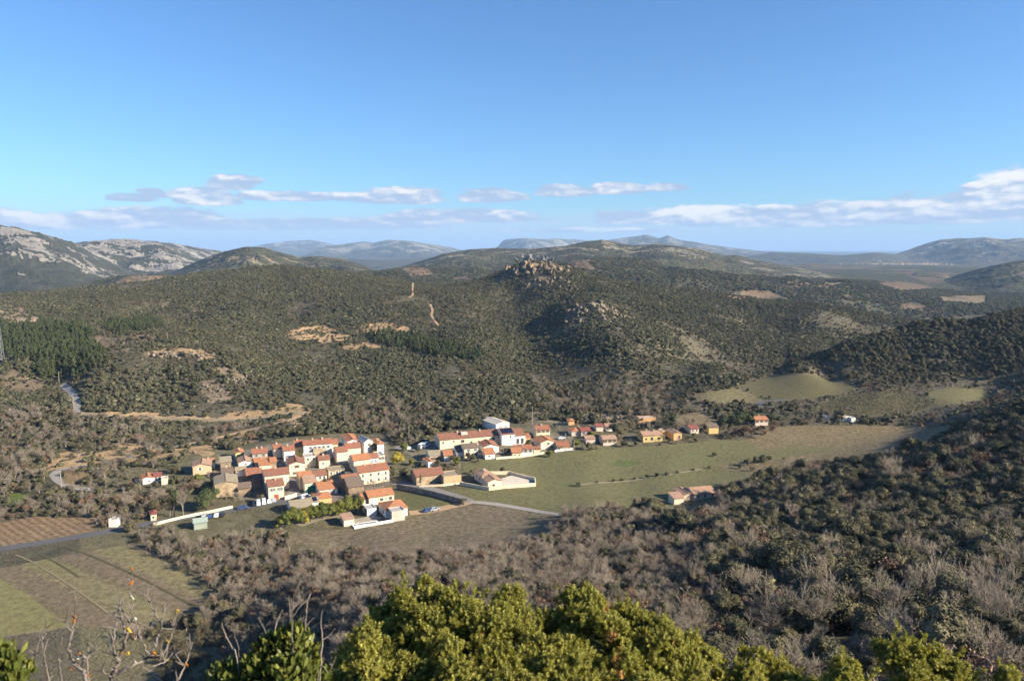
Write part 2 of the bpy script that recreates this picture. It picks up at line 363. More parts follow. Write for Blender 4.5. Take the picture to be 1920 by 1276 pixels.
FIELDS = [  # name, px polygon, (rmin, rmax), material

 ('grass_field', [(1142, 868), (1158, 863), (1185, 863), (1204, 868), (1180, 874), (1152, 873)], (270, 520), field_mat('lush_grass', (.105, .135, .046), (.12, .138, .052), (.10, .128, .042))),
 ('meadow', [(838, 917), (1004, 910), (1004, 898), (952, 886), (868, 884), (872, 862), (905, 863), (1000, 851), (1075, 846), (1200, 838), (1330, 826), (1400, 824), (1425, 845), (1480, 838), (1600, 838), (1440, 862), (1330, 872), (1410, 890), (1500, 885), (1420, 905), (1330, 935), (1230, 957), (1060, 968), (880, 938)], (270, 520),
  field_mat('meadow_grass', (.148, .136, .064), (.178, .146, .080), (.125, .138, .055))),
 ('stubble_field', [(1400, 824), (1440, 800), (1500, 798), (1600, 797), (1740, 800), (1800, 800), (1720, 835), (1640, 862), (1560, 880), (1410, 890), (1330, 872), (1440, 862), (1600, 838), (1480, 838), (1425, 845)], (270, 560),
  field_mat('straw_field', (.175, .135, .072), (.140, .118, .062), (.21, .165, .095))),
 ('fallow_vineyard', [(520, 1000), (640, 992), (780, 968), (880, 946), (935, 944), (1060, 968), (1040, 1000), (1000, 1020), (860, 1040), (700, 1045), (560, 1020)], (230, 330),
  field_mat('fallow_vines', (.160, .125, .085), (.135, .122, .066), (.19, .145, .10))),
 ('grass_field', [(-200, 1035), (0, 1083), (60, 1118), (122, 1172), (0, 1193), (-200, 1232)], (165, 290), field_mat('pale_green_grass', (.190, .172, .075), (.205, .175, .085), (.172, .166, .066))),
 ('stubble_field', [(0, 1046), (185, 1010), (250, 1012), (330, 1062), (410, 1112), (395, 1150), (300, 1172), (125, 1176), (0, 1196), (-200, 1236), (-200, 1080)], (165, 290),
  field_mat('grass_strips', (.178, .158, .078), (.192, .155, .09), (.195, .172, .085), 19., (.160, .122, .085), .99, .8, (.35, .65))),
 ('ploughed_field', [(-260, 930), (0, 948), (60, 964), (120, 970), (182, 970), (176, 1000), (120, 1006), (0, 1026), (-260, 1070)], (220, 340),
  field_mat('ploughed_soil', (.235, .155, .088), (.20, .135, .078), (.26, .18, .105), 2.6, (.135, .09, .058), .9, .4)),
 ('vineyard_field', [(1388, 722), (1440, 706), (1475, 700), (1515, 702), (1570, 714), (1620, 727), (1570, 742), (1490, 752), (1420, 744)], (480, 720),
  field_mat('vine_hill', (.112, .098, .048), (.135, .112, .056), (.098, .09, .042), 4., (.085, .08, .038), .6, .5)),
 ('vineyard_field', [(1518, 766), (1600, 737), (1680, 731), (1756, 750), (1740, 766), (1680, 779), (1600, 781)], (420, 620),
  field_mat('vine_soil', (.165, .145, .075), (.185, .155, .085), (.14, .135, .06), 3.8, (.07, .066, .036), rad(40), .85)),
 ('grass_field', [(1735, 736), (1780, 726), (1860, 730), (1850, 752), (1760, 762)], (420, 640),
  field_mat('green_strip', (.145, .13, .060), (.16, .135, .07), (.13, .125, .055))),
 ('grass_field', [(1285, 740), (1380, 727), (1425, 745), (1440, 756), (1330, 758)], (440, 680),
  field_mat('rough_grass', (.15, .128, .066), (.125, .12, .055), (.17, .14, .08))),
 ('grass_field', [(1265, 785), (1300, 772), (1340, 783), (1345, 795), (1270, 795)], (400, 600),
  field_mat('tan_knoll', (.19, .145, .085), (.16, .13, .07), (.2, .16, .1))),
 ('garden_lawn', [(742, 918), (868, 942), (850, 955), (770, 958), (738, 944)], (270, 350),
  field_mat('walled_lawn', (.120, .110, .055), (.135, .12, .066), (.10, .115, .042))),
 ('garden_lawn', [(20, 925), (60, 924), (45, 948), (12, 948)], (250, 380),
  field_mat('green_lawn', (.11, .15, .035), (.12, .14, .04), (.09, .14, .03))),
]
# ------------------------------------------------------------------ ground cover colours (real surface colours, by what grows or lies there)
def cover():
    n = fbm(GX/60, GY/60, 4, 21); c = np.empty(GX.shape+(3,))
    def setc(mask, rgb):
        mk = np.clip(mask, 0, 1)[..., None]; c[:] = c*(1-mk)+np.array(rgb)*mk
    c[:] = (.102, .090, .060)
    setc(sstep(n, -.25, .25)*.7, (.074, .072, .045))
    setc((R2 < 300)*sstep(R2, 40, 90)*.9*(GZ > 1), (.15, .12, .085))          # leaf litter of the near slope
    setc((R2 < 60)*1., (.13, .10, .065))
    setc(((R2 > 180) & (R2 < 420) & (GZ < 4) & (GPX > 150) & (GPX < 1450))*.8, (.135, .122, .068))
    setc(inpoly(GPX, GPY, [(400, 900), (405, 865), (440, 848), (510, 832), (620, 820), (722, 820), (732, 870), (735, 905), (680, 935), (600, 940), (545, 945), (500, 945), (440, 935)])*(R2 < 450)*(R2 > 250)*.85, (.20, .175, .14))
    setc(inpoly(GPX, GPY, [(740, 835), (820, 822), (1000, 812), (1075, 812), (1078, 842), (930, 858), (860, 866), (800, 870)])*(R2 < 480)*(R2 > 250)*.6, (.20, .175, .135))
    far = sstep(R2, 1300, 2000); setc(far, (.050, .054, .032))
    setc(far*sstep(fbm(GX/260, GY/260, 4, 66), .10, .30)*sstep(GPX, 1150, 1400), (.17, .125, .08))
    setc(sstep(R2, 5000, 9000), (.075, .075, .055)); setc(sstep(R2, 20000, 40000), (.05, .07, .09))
    jit = fbm(GX/14, GY/14, 3, 77)*14*np.clip(500/R2, .15, 1)+fbm(GX/70, GY/70, 4, 78)*9*sstep(R2, 900, 1500); jx = GPX+jit*2; jy = GPY+jit
    for poly, rgb, r0, r1, k in BARE:
        setc((inpoly(jx, jy, poly) & (R2 > r0*.95) & (R2 < r1*1.25) & front)*k, rgb)
    return c
OCH = (.40, .27, .145); TAN = (.27, .205, .135); PINK = (.17, .118, .08)
BARE = [
 ([(930, 500), (985, 480), (1062, 485), (1085, 530), (1000, 545), (930, 525)], (.24, .185, .13), 900, 1400, .6), ([(1050, 575), (1110, 565), (1180, 585), (1200, 612), (1120, 620), (1055, 605)], (.25, .20, .15), 650, 1000, .65),
 ([(545, 618), (600, 606), (640, 622), (655, 632), (690, 604), (750, 606), (775, 618), (760, 626), (690, 626), (640, 641), (560, 641), (530, 642)], OCH, 600, 1000, .95),
 ([(640, 648), (690, 640), (722, 654), (655, 660)], OCH, 550, 900, .95),
 ([(0, 568), (40, 575), (85, 605), (60, 615), (0, 608)], TAN, 600, 1100, .9),
 ([(180, 632), (290, 624), (300, 640), (250, 655), (180, 660)], (.19, .14, .095), 550, 900, .9),
 ([(268, 668), (330, 655), (385, 658), (400, 668), (300, 676)], OCH, 480, 760, .85),
 ([(400, 684), (440, 690), (475, 716), (450, 722), (410, 700)], TAN, 440, 700, .8),
 ([(380, 715), (415, 708), (432, 745), (390, 755)], TAN, 420, 700, .8),
 ([(160, 772), (300, 776), (420, 778), (500, 776), (545, 760), (590, 768), (560, 782), (420, 789), (240, 786), (160, 780)], OCH, 380, 560, .9),
 ([(55, 884), (110, 852), (190, 846), (262, 828), (300, 826), (250, 860), (150, 876)], OCH, 300, 460, .9),
 ([(250, 858), (330, 838), (420, 826), (500, 808), (580, 778), (590, 784), (510, 818), (430, 838), (340, 850), (262, 866)], OCH, 350, 480, .75),
 ([(0, 690), (70, 700), (80, 730), (0, 735)], (.17, .125, .085), 420, 700, .8),
 ([(1090, 776), (1170, 780), (1190, 800), (1110, 802)], TAN, 400, 560, .75),
 ([(1020, 770), (1080, 772), (1060, 792), (1000, 790)], TAN, 400, 560, .5),
 ([(745, 500), (800, 502), (820, 515), (775, 519)], PINK, 1500, 2600, 1), ([(838, 520), (880, 515), (880, 526)], PINK, 1400, 2600, 1),
 ([(1055, 484), (1118, 484), (1104, 491), (1122, 506), (1078, 503)], PINK, 1400, 2600, 1),
 ([(1355, 555), (1390, 545), (1440, 545), (1485, 560), (1400, 562)], (.20, .14, .085), 1000, 2100, 1),
 ([(190, 532), (230, 517), (262, 512), (335, 522), (300, 533), (240, 545)], (.20, .145, .085), 1500, 2600, 1),
 ([(30, 556), (180, 548), (230, 541), (235, 546), (150, 556), (40, 562)], TAN, 900, 1500, .7),
 ([(1640, 530), (1700, 527), (1765, 541), (1690, 545)], PINK, 1200, 3000, 1), ([(1540, 527), (1590, 529), (1560, 536)], TAN, 1200, 3000, 1),
 ([(1690, 570), (1720, 566), (1745, 578), (1690, 580)], PINK, 1000, 2400, 1), ([(1760, 556), (1850, 553), (1850, 570), (1770, 566)], TAN, 1000, 2600, .9),
 ([(1770, 596), (1850, 588), (1870, 602), (1800, 606)], (.12, .12, .045), 700, 1200, .9),
 ([(1440, 500), (1500, 490), (1530, 500), (1470, 507)], TAN, 1500, 3500, .9), ([(1700, 515), (1740, 508), (1790, 520), (1740, 530)], PINK, 1500, 4000, .8),
]
CV = cover()
NI, NJ = GX.shape
fcx = .25*(GPX[:-1, :-1]+GPX[1:, :-1]+GPX[:-1, 1:]+GPX[1:, 1:]); fcy = .25*(GPY[:-1, :-1]+GPY[1:, :-1]+GPY[:-1, 1:]+GPY[1:, 1:])
fr = R2[:-1, :-1]; fid = np.zeros(fcx.shape, int); ffront = front[:-1, :-1]
ej = 1.2*fbm(GX[:-1, :-1]/9, GY[:-1, :-1]/9, 2, 5)*2
for k, (nm, poly, (r0, r1), m) in enumerate(FIELDS):
    fid[inpoly(fcx+ej, fcy+ej*.5, poly) & (fr > r0) & (fr < r1) & ffront & (fid == 0)] = k+1
fid[(fr > 1700) & (fid == 0)] = -1
VI = np.arange(NI*NJ).reshape(NI, NJ)
QF = np.stack([VI[:-1, :-1], VI[:-1, 1:], VI[1:, 1:], VI[1:, :-1]], -1)[:, :, ::-1]
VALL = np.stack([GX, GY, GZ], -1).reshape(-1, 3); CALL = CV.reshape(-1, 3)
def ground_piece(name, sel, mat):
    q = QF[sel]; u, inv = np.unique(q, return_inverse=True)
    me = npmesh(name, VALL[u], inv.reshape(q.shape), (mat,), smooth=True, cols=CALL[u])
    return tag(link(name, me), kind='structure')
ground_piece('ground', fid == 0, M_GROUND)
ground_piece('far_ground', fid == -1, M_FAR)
for k, (nm, poly, rr_, m) in enumerate(FIELDS):
    if (fid == k+1).any(): ground_piece(nm, fid == k+1, m)
# the ground under the camera
tag(link('ground', npmesh('ground', np.r_[[(0, 0, 103.4)], VALL[:NJ-1]], np.array([(0, 1+(j+1) % (NJ-1), 1+j) for j in range(NJ-1)]), (M_GROUND,), cols=np.tile((.13, .10, .065), (NJ, 1)))), kind='structure')

# ------------------------------------------------------------------ hills and mountains behind
from mathutils.bvhtree import BVHTree
MBVH = []
def mountain(name, sil, r0, zb0, depth, rgb, rock=None, rockm=0., amp=1., seed=0, mat=None, back=.25, cliff=0., prof=1.):
    """a real mountain: crest line at distance r0, slope down to the plain zb0 in front of it, another behind"""
    sil = np.array(sil, float); n = int((sil[-1, 0]-sil[0, 0])/1.6)+2; cx = np.linspace(sil[0, 0], sil[-1, 0], n)
    cy = np.interp(cx, sil[:, 0], sil[:, 1]); k = np.ones(5)/5; cy = np.convolve(np.pad(cy, 2, 'edge'), k, 'valid')
    az, te = ray(cx, cy)
    m = 70; fv = np.r_[np.linspace(-1, 0, m), np.linspace(0, 1, 14)[1:]]
    crest = CAMZ+te*r0*(1+.03*np.sin(az*40+seed))
    r = r0*(1+.03*np.sin(az*40+seed))[None] + np.where(fv < 0, fv*depth, fv*depth*back*2)[:, None]
    x = r*np.sin(az)[None]; y = r*np.cos(az)[None]
    t = 1-np.abs(fv)[:, None]; zb = hz(x, y)-12
    s = t**prof*(1-cliff)+cliff*sstep(t, .55, .95); s = s*.75+.25*(t*t*(3-2*t))
    w1 = depth*.28
    n1 = ridged(x/w1, y/w1, 5, seed+3); n2 = fbm(x/w1*2.5, y/w1*2.5, 5, seed+9)
    h = np.maximum(crest[None]-zb, 0)
    z = zb + h*s + h*amp*(n1*.16+n2*.12-.05)*np.sin(np.pi*np.clip(t, 0, 1))**.8 + (h*.02)*n2*t
    c = np.empty(x.shape+(3,)); c[:] = rgb
    v = fbm(x/w1*1.7, y/w1*1.7, 4, seed+30)[..., None]; c *= 1+.5*v
    if rock is not None:
        rk = sstep(fbm(x/w1*3, y/w1*7, 4, seed+50, .65)+n1*.15+sstep(t, .25, .7)*.55-.62+rockm, .0, .16)
        c = c*(1-rk[..., None])+np.array(rock)*rk[..., None]
        z += rk*h*.018*(1+fbm(x/w1*9, y/w1*9, 3, seed+60))
    V = np.stack([x, y, z], -1).reshape(-1, 3); I = np.arange(len(V)).reshape(x.shape)
    F = np.stack([I[:-1, :-1], I[1:, :-1], I[1:, 1:], I[:-1, 1:]], -1).reshape(-1, 4)[:, ::-1]
    if r0 > 8000 and sil[-1, 0] > 1500: MBVH.append(BVHTree.FromPolygons([tuple(v) for v in V], [tuple(f) for f in F]))
    o = link(name, npmesh(name, V, F, (mat or M_FAR,), smooth=True, cols=c.reshape(-1, 3)))
    return tag(o, kind='structure')
GRN = (.058, .062, .038); LIME = (.30, .275, .24)
def lime_mat():
    m, t, b = newmat('limestone_and_scrub'); p = pos(t); a = t.add('ShaderNodeAttribute', attribute_name='cover')
    lum = t.add('ShaderNodeRGBToBW'); t.link(a.outputs['Color'], lum.inputs[0])
    rk = t.ss(lum.outputs[0], .10, .26)
    mp = t.add('ShaderNodeMapping'); mp.inputs['Scale'].default_value = (1, 1, 2.4); mp.inputs['Rotation'].default_value = (.25, .3, 0); t.put(p, mp.inputs[0])
    sp = t.noise(mp.outputs[0], .035, 6, .68); sp2 = t.noise(p, .008, 4, .6)
    k = t.ss(t.math('ADD', t.math('ADD', sp, t.math('MULTIPLY', sp2, .5)), t.math('MULTIPLY', rk, .42)), .97, 1.12)
    c = t.mix(k, (.060, .062, .042, 1), (.29, .265, .225, 1))
    c = t.mix(1., c, t.comb(*[t.ss(t.noise(p, .02, 4, .6), .3, .7, .75, 1.2)]*3), 'MULTIPLY')
    t.link(c, b.inputs['Base Color']); bump(t, b, t.math('ADD', t.math('MULTIPLY', sp, 2.), k), 12., .8)
    return m
M_LIME = lime_mat()
mountain('mountain', [(-700, 440), (-500, 415), (-250, 405), (-60, 416), (0, 423), (30, 428), (80, 438), (130, 452), (165, 468), (220, 490), (300, 520), (360, 545)], 4000, -45, 1500, GRN, LIME, .16, 1., 2, M_LIME)
mountain('mountain', [(90, 505), (130, 470), (160, 458), (180, 452), (215, 447), (260, 450), (300, 458), (330, 470), (350, 482), (380, 488), (420, 500), (470, 530)], 4500, -45, 1500, GRN, LIME, .24, 1.2, 8, M_LIME)
mountain('mountain', [(60, 470), (130, 457), (160, 453), (280, 452), (320, 456), (370, 464), (410, 470), (450, 482), (500, 495)], 6200, -30, 1500, GRN, LIME, .05, 1., 4, M_LIME)
mountain('hill', [(260, 540), (300, 521), (340, 503), (390, 481), (430, 469), (460, 462), (490, 463), (530, 474), (560, 482), (600, 480), (640, 485), (680, 497), (720, 513), (760, 528)], 2900, -40, 900, (.060, .062, .038), (.20, .17, .12), -.18, 1., 12)
mountain('hill', [(640, 532), (690, 520), (740, 503), (780, 492), (830, 476), (880, 467), (940, 465), (1000, 466), (1060, 461), (1100, 452), (1130, 449), (1160, 456), (1190, 460), (1230, 457), (1270, 461), (1320, 468), (1360, 479), (1380, 478), (1420, 488), (1480, 499), (1540, 511), (1600, 522)], 3200, 20, 1100, (.060, .062, .040), (.26, .23, .18), -.16, 1., 21)
mountain('mountain', [(400, 480), (440, 470), (500, 457), (540, 452), (580, 450), (610, 454), (650, 465), (700, 475)], 21000, 0, 3500, (.07, .07, .05), (.38, .36, .33), -.1, 1., 31)
mountain('mountain', [(560, 482), (590, 470), (612, 461), (640, 458), (680, 453), (700, 455), (730, 450), (770, 452), (800, 457), (840, 463), (880, 472)], 14500, -20, 3000, (.065, .07, .045), LIME, .02, 1.3, 35, None, .25, .4)
mountain('hill', [(480, 500), (560, 488), (640, 484), (720, 488), (800, 484), (860, 490), (920, 495)], 8500, -40, 1500, (.065, .068, .042), None, 0, 1.2, 37)
mountain('mountain', [(918, 472), (934, 462), (942, 452), (952, 448), (975, 447), (1030, 448), (1080, 449), (1120, 452), (1170, 460), (1220, 470)], 16500, -20, 2200, (.065, .07, .05), LIME, .05, .8, 41, None, .25, .75)
mountain('mountain', [(1050, 475), (1100, 462), (1140, 450), (1180, 444), (1215, 440), (1236, 447), (1252, 441), (1270, 449), (1310, 455), (1360, 463), (1420, 470), (1500, 474)], 14000, -10, 3000, (.07, .072, .05), (.3, .28, .25), -.12, 1.3, 45)
mountain('hill', [(1380, 484), (1450, 472), (1520, 475), (1580, 479), (1640, 473), (1690, 478), (1740, 486)], 9500, -20, 1600, (.07, .07, .048), None, 0, 1.3, 51)
mountain('mountain', [(1590, 494), (1640, 484), (1680, 476), (1720, 462), (1760, 450), (1800, 447), (1850, 445), (1885, 450), (1920, 446), (2000, 436), (2200, 430), (2500, 445)], 10500, -30, 2600, (.075, .072, .052), (.30, .27, .23), -.10, 1.4, 57)
mountain('hill', [(1700, 548), (1750, 530), (1790, 517), (1820, 508), (1860, 498), (1900, 490), (1940, 484), (2050, 472), (2300, 470), (2500, 490)], 3400, -40, 800, (.050, .056, .036), (.16, .14, .11), -.22, 1., 63)
mountain('hill', [(1400, 512), (1450, 500), (1520, 494), (1600, 497), (1680, 502), (1760, 510)], 5600, -40, 1000, (.068, .068, .042), (.19, .14, .09), -.08, 1.4, 67)
mountain('hill', [(1620, 545), (1680, 522), (1720, 510), (1770, 514), (1800, 524), (1850, 545)], 3900, -40, 700, (.058, .062, .04), (.19, .14, .09), -.08, 1.2, 71)
# quarry scar on the far mountain
a0, e0 = ray(1818, 467); rq = 9600.
# ------------------------------------------------------------------ roads, tracks and paths
def path_mat(name, c1, c2, sc_=.8):
    m, t, b = newmat(name); p = pos(t); n = t.noise(p, sc_, 5, .65); n2 = t.noise(p, .08, 3, .6)
    c = t.mix(t.ss(t.math('ADD', n, t.math('MULTIPLY', n2, .6)), .55, 1.05), col(c1), col(c2)); t.link(c, b.inputs['Base Color']); bump(t, b, n, .06, .6)
    return m
M_ASPH = path_mat('asphalt', (.085, .086, .09), (.125, .122, .12)); M_CONC = path_mat('worn_concrete', (.34, .31, .27), (.25, .23, .2))
M_OCH = path_mat('ochre_dirt', (.42, .29, .165), (.30, .21, .13), .4); M_GRIT = path_mat('pale_grit', (.30, .25, .17), (.21, .18, .11), .5)
M_STRAW = path_mat('trodden_straw', (.235, .195, .115), (.19, .16, .09)); M_DITCH = path_mat('weedy_furrow', (.075, .072, .035), (.12, .10, .055)); M_PAVE = path_mat('village_paving', (.25, .23, .21), (.17, .155, .14))
ROADS = [
 ('road', [(-160, 1058), (0, 1029), (60, 1020), (120, 1010), (175, 1001), (215, 994), (260, 985), (310, 976), (360, 968), (420, 958), (480, 947), (540, 938), (585, 930), (640, 921)], 2.6, M_ASPH),
 ('road', [(184, 918), (150, 915), (126, 909), (108, 899), (102, 889), (110, 882), (140, 876), (200, 867), (252, 856)], 2.0, M_CONC),
 ('road', [(118, 720), (128, 730), (138, 742), (144, 757), (143, 774)], 2.2, M_CONC),
 ('track', [(150, 776), (200, 780), (250, 783), (340, 785), (420, 787), (480, 784), (530, 775), (575, 772)], 1.9, M_GRIT),
 ('track', [(575, 774), (545, 786), (500, 798), (450, 810), (400, 822), (340, 836), (270, 852)], 1.7, M_OCH),
 ('track', [(878, 940), (930, 945), (990, 955), (1062, 965)], 1.7, M_CONC),
 ('road', [(733, 903), (780, 911), (830, 924), (880, 940)], 3.2, M_PAVE),
 ('track', [(640, 968), (600, 972), (560, 985)], 2.0, M_GRIT),
 ('track', [(768, 962), (810, 957), (850, 948), (880, 941)], 2.4, M_OCH),
 ('path', [(1085, 909), (1140, 904), (1200, 898), (1260, 888), (1315, 879)], .9, M_GRIT),
 ('road', [(1470, 762), (1440, 764), (1422, 758), (1435, 752), (1480, 750)], 2.4, M_ASPH),
 ('path', [(778, 524), (774, 538), (775, 547), (767, 558)], 1.5, M_OCH), ('path', [(807, 571), (811, 582), (809, 591), (815, 602), (824, 611)], 1.4, M_OCH),
 ('road', [(548, 934), (552, 915), (548, 898)], 2.4, M_PAVE), ('road', [(742, 838), (770, 842), (800, 840), (850, 828)], 3.0, M_PAVE),
 ('track', [(30, 1040), (60, 1053), (130, 1096), (207, 1152)], .35, M_STRAW), ('furrow', [(120, 1022), (210, 1058), (320, 1112), (380, 1146)], .4, M_DITCH), ('furrow', [(70, 1036), (95, 1048), (150, 1082)], .3, M_DITCH),
]
SEGS = []
def resample(pts, step):
    P_ = np.array([(p.x, p.y) for p in pts]); n = len(P_)
    # Catmull-Rom through the surveyed points
    out = []
    for i in range(n-1):
        p0, p1, p2, p3 = P_[max(i-1, 0)], P_[i], P_[i+1], P_[min(i+2, n-1)]
        k = max(2, int(np.linalg.norm(p2-p1)/step))
        for t in np.linspace(0, 1, k, endpoint=False):
            out.append(.5*((2*p1)+(-p0+p2)*t+(2*p0-5*p1+4*p2-p3)*t*t+(-p0+3*p1-3*p2+p3)*t**3))
    out.append(P_[-1]); return np.array(out)
for nm, pl, hw, m in ROADS:
    pts = [hit(*p) for p in pl]; c = resample(pts, 1.5); d = np.gradient(c, axis=0); d /= np.linalg.norm(d, axis=1)[:, None]+1e-9
    nrm = np.c_[-d[:, 1], d[:, 0]]; off = .10 if pts[0].length < 700 else .6
    wv = hw*(1+.12*fbm(c[:, 0]/5, c[:, 1]/5, 2, 3)); V = []
    for k in (-1, -.5, 0, .5, 1):
        q = c+nrm*(wv*k)[:, None]; V.append(np.c_[q, hz(q[:, 0], q[:, 1])+off])
    V = np.stack(V, 1); I = np.arange(V.shape[0]*5).reshape(-1, 5)
    F = np.stack([I[:-1, :-1], I[1:, :-1], I[1:, 1:], I[:-1, 1:]], -1).reshape(-1, 4)[:, ::-1]
    tag(link(nm, npmesh(nm, V.reshape(-1, 3), F, (m,), smooth=True)), kind='structure')
    for a, b in zip(c[:-1:2], c[2::2]): SEGS.append((a[0], a[1], b[0], b[1], hw))
SG = np.array(SEGS)
def near_road(x, y, extra=1.2):
    bad = np.zeros(len(x), bool)
    for ax, ay, bx, by, hw in SG:
        k = np.flatnonzero((np.abs(x-(ax+bx)/2) < 9) & (np.abs(y-(ay+by)/2) < 9))
        if len(k): bad[k] |= np.hypot(x[k]-(ax+bx)/2, y[k]-(ay+by)/2) < hw+extra
    return bad

# ------------------------------------------------------------------ foliage materials
def leafmat(name, c1, c2, c3, trans=.0, patch=.02, rough=.75):
    m, t, b = newmat(name); oi = t.add('ShaderNodeObjectInfo'); g_ = t.add('ShaderNodeNewGeometry')
    n = t.noise(oi.outputs['Location'], patch, 3, .6)
    c = t.mix(t.ss(t.math('ADD', t.math('MULTIPLY', oi.outputs['Random'], .55), t.math('MULTIPLY', n, .9)), .42, 1.0), col(c1), col(c2))
    c = t.mix(t.math('MULTIPLY', t.ss(g_.outputs['Random Per Island'], .45, 1.), .6), c, col(c3))
    f = t.ss(g_.outputs['Random Per Island'], 0, 1, .72, 1.28); c = t.mix(1., c, t.comb(f, f, f), 'MULTIPLY')
    t.link(c, b.inputs['Base Color']); b.inputs['Roughness'].default_value = rough
    if trans:
        o = [x for x in t.n if x.type == 'OUTPUT_MATERIAL'][0]; tr = t.add('ShaderNodeBsdfTranslucent'); t.link(t.mix(1., c, (1.25, 1.2, .6, 1), 'MULTIPLY'), tr.inputs[0])
        ms = t.add('ShaderNodeMixShader'); ms.inputs[0].default_value = trans; t.link(b.outputs[0], ms.inputs[1]); t.link(tr.outputs[0], ms.inputs[2]); t.link(ms.outputs[0], o.inputs[0])
    return m
def barkmat(name, c1, c2):
    m, t, b = newmat(name); oi = t.add('ShaderNodeObjectInfo'); g_ = t.add('ShaderNodeNewGeometry')
    k = t.math('ADD', t.math('MULTIPLY', oi.outputs['Random'], .6), t.math('MULTIPLY', g_.outputs['Random Per Island'], .4))
    t.link(t.mix(k, col(c1), col(c2)), b.inputs['Base Color']); return m
M_OAK = leafmat('holm_oak_leaves', (.058, .060, .034), (.115, .104, .056), (.150, .132, .075))
M_MAQ = leafmat('maquis_leaves', (.052, .060, .034), (.098, .094, .054), (.122, .112, .068))
M_PINE = leafmat('pine_needles', (.048, .065, .028), (.075, .090, .038), (.095, .11, .05))
M_BROWN = leafmat('dead_oak_leaves', (.165, .105, .070), (.235, .155, .10), (.27, .18, .12))
M_HEDGE = leafmat('hedge_leaves', (.075, .10, .025), (.115, .125, .03), (.16, .15, .035))
M_YEL = leafmat('yellow_leaves', (.30, .24, .03), (.34, .27, .04), (.20, .20, .04))
M_BUSH = leafmat('grey_bush_leaves', (.095, .088, .055), (.13, .112, .07), (.15, .125, .08))
M_BARK = barkmat('dark_bark', (.09, .075, .06), (.13, .105, .085)); M_TWIG = barkmat('bare_twigs', (.205, .172, .132), (.335, .285, .222)); M_PALE = barkmat('pale_bark', (.30, .26, .21), (.38, .33, .27))
M_LIMB = barkmat('grey_limbs', (.26, .225, .18), (.40, .35, .28)); M_REED = barkmat('dry_reed', (.33, .24, .13), (.42, .31, .18))

# ------------------------------------------------------------------ plant shapes (arrays: verts, tris)
def ico(sub):
    bm = bmesh.new(); bmesh.ops.create_icosphere(bm, subdivisions=sub, radius=1); bm.verts.ensure_lookup_table()
    v = np.array([x.co[:] for x in bm.verts]); f = np.array([[q.index for q in x.verts] for x in bm.faces]); bm.free(); return v, f
ICO1, ICO2 = ico(1), ico(2)
def unit(v): return v/(np.linalg.norm(v, axis=-1, keepdims=True)+1e-9)
def leaves(rg, lobes, n, size, shell=(.72, 1.06), aspect=.55, up=.25):
    """rhombic leaf sprays over the surface of ellipsoid lobes (cx,cy,cz,rx,ry,rz)"""
    L = np.array(lobes); wgt = (L[:, 3]*L[:, 5]); k = rg.choice(len(L), n, p=wgt/wgt.sum())
    d = unit(rg.normal(size=(n, 3))); d[:, 2] = np.where(d[:, 2] < -.35, -d[:, 2], d[:, 2])
    p = L[k, :3]+d*L[k, 3:6]*rg.uniform(shell[0], shell[1], (n, 1))
    nr = unit(d+rg.normal(size=(n, 3))*.55+np.array([0, 0, up])); tx = unit(np.cross(nr, rg.normal(size=(n, 3)))); ty = np.cross(nr, tx)
    s = size*rg.uniform(.6, 1.35, (n, 1)); a = tx*s; b = ty*s*aspect
    V = np.stack([p-a, p+b, p+a, p-b], 1).reshape(-1, 3); I = np.arange(n)[:, None]*4
    return V, np.concatenate([I+np.array([[0, 1, 2]]), I+np.array([[0, 2, 3]])])
def cores(rg, lobes, base=ICO1, k=.82, j=.22):
    Vs, Fs, o = [], [], 0
    for l in lobes:
        l = np.array(l); v = base[0]*(1+rg.normal(size=(len(base[0]), 1))*j*.6)*k
        Vs.append(l[:3]+v*l[3:6]); Fs.append(base[1]+o); o += len(v)
    return np.concatenate(Vs), np.concatenate(Fs)
def join(*parts):
    V, F, M, o = [], [], [], 0
    for v, f, mi in parts: V.append(v); F.append(f+o); M.append(np.full(len(f), mi)); o += len(v)
    return np.concatenate(V), np.concatenate(F), np.concatenate(M)
def tubes(segs, sides=4):
    """segs: (p0, p1, r0, r1) tapered prisms"""
    S = [(Vector(a), Vector(b), r0, r1) for a, b, r0, r1 in segs]; V = []; F = []
    for a, b, r0, r1 in S:
        d = (b-a).normalized() if (b-a).length > 1e-6 else Vector((0, 0, 1)); u = d.orthogonal().normalized(); v = d.cross(u); o = len(V)
        for k in range(sides):
            q = 2*math.pi*k/sides; e = u*math.cos(q)+v*math.sin(q); V.append(a+e*r0); V.append(b+e*r1)
        for k in range(sides):
            i, j = o+2*k, o+2*((k+1) % sides); F.append((i, j, j+1)); F.append((i, j+1, i+1))
    return np.array([tuple(x) for x in V]), np.array(F)
def branch(rd, p, d, ln, r, lev, out, maxlev, spread, droop=0., nchild=(3, 5)):
    a = Vector(p); dd = Vector(d); n = 2 if lev < maxlev else 1
    for i in range(n):
        b = a+dd*(ln/n); r1 = r*(.80 if n == 2 else .45); out[min(lev, 3)].append((a, b, r, r1)); a = b; r = r1
        dd = (dd+Vector((rd.gauss(0, .16), rd.gauss(0, .16), rd.gauss(.03, .12)-droop))).normalized()
        if lev < maxlev:
            for c in range(rd.randint(*nchild) if i == n-1 else rd.randint(1, 2)):
                e = (dd+Vector((rd.gauss(0, spread), rd.gauss(0, spread), rd.gauss(.12, spread*.7)-droop))).normalized()
                branch(rd, a, e, ln*rd.uniform(.55, .82), r*rd.uniform(.55, .75), lev+1, out, maxlev, spread, droop, nchild)
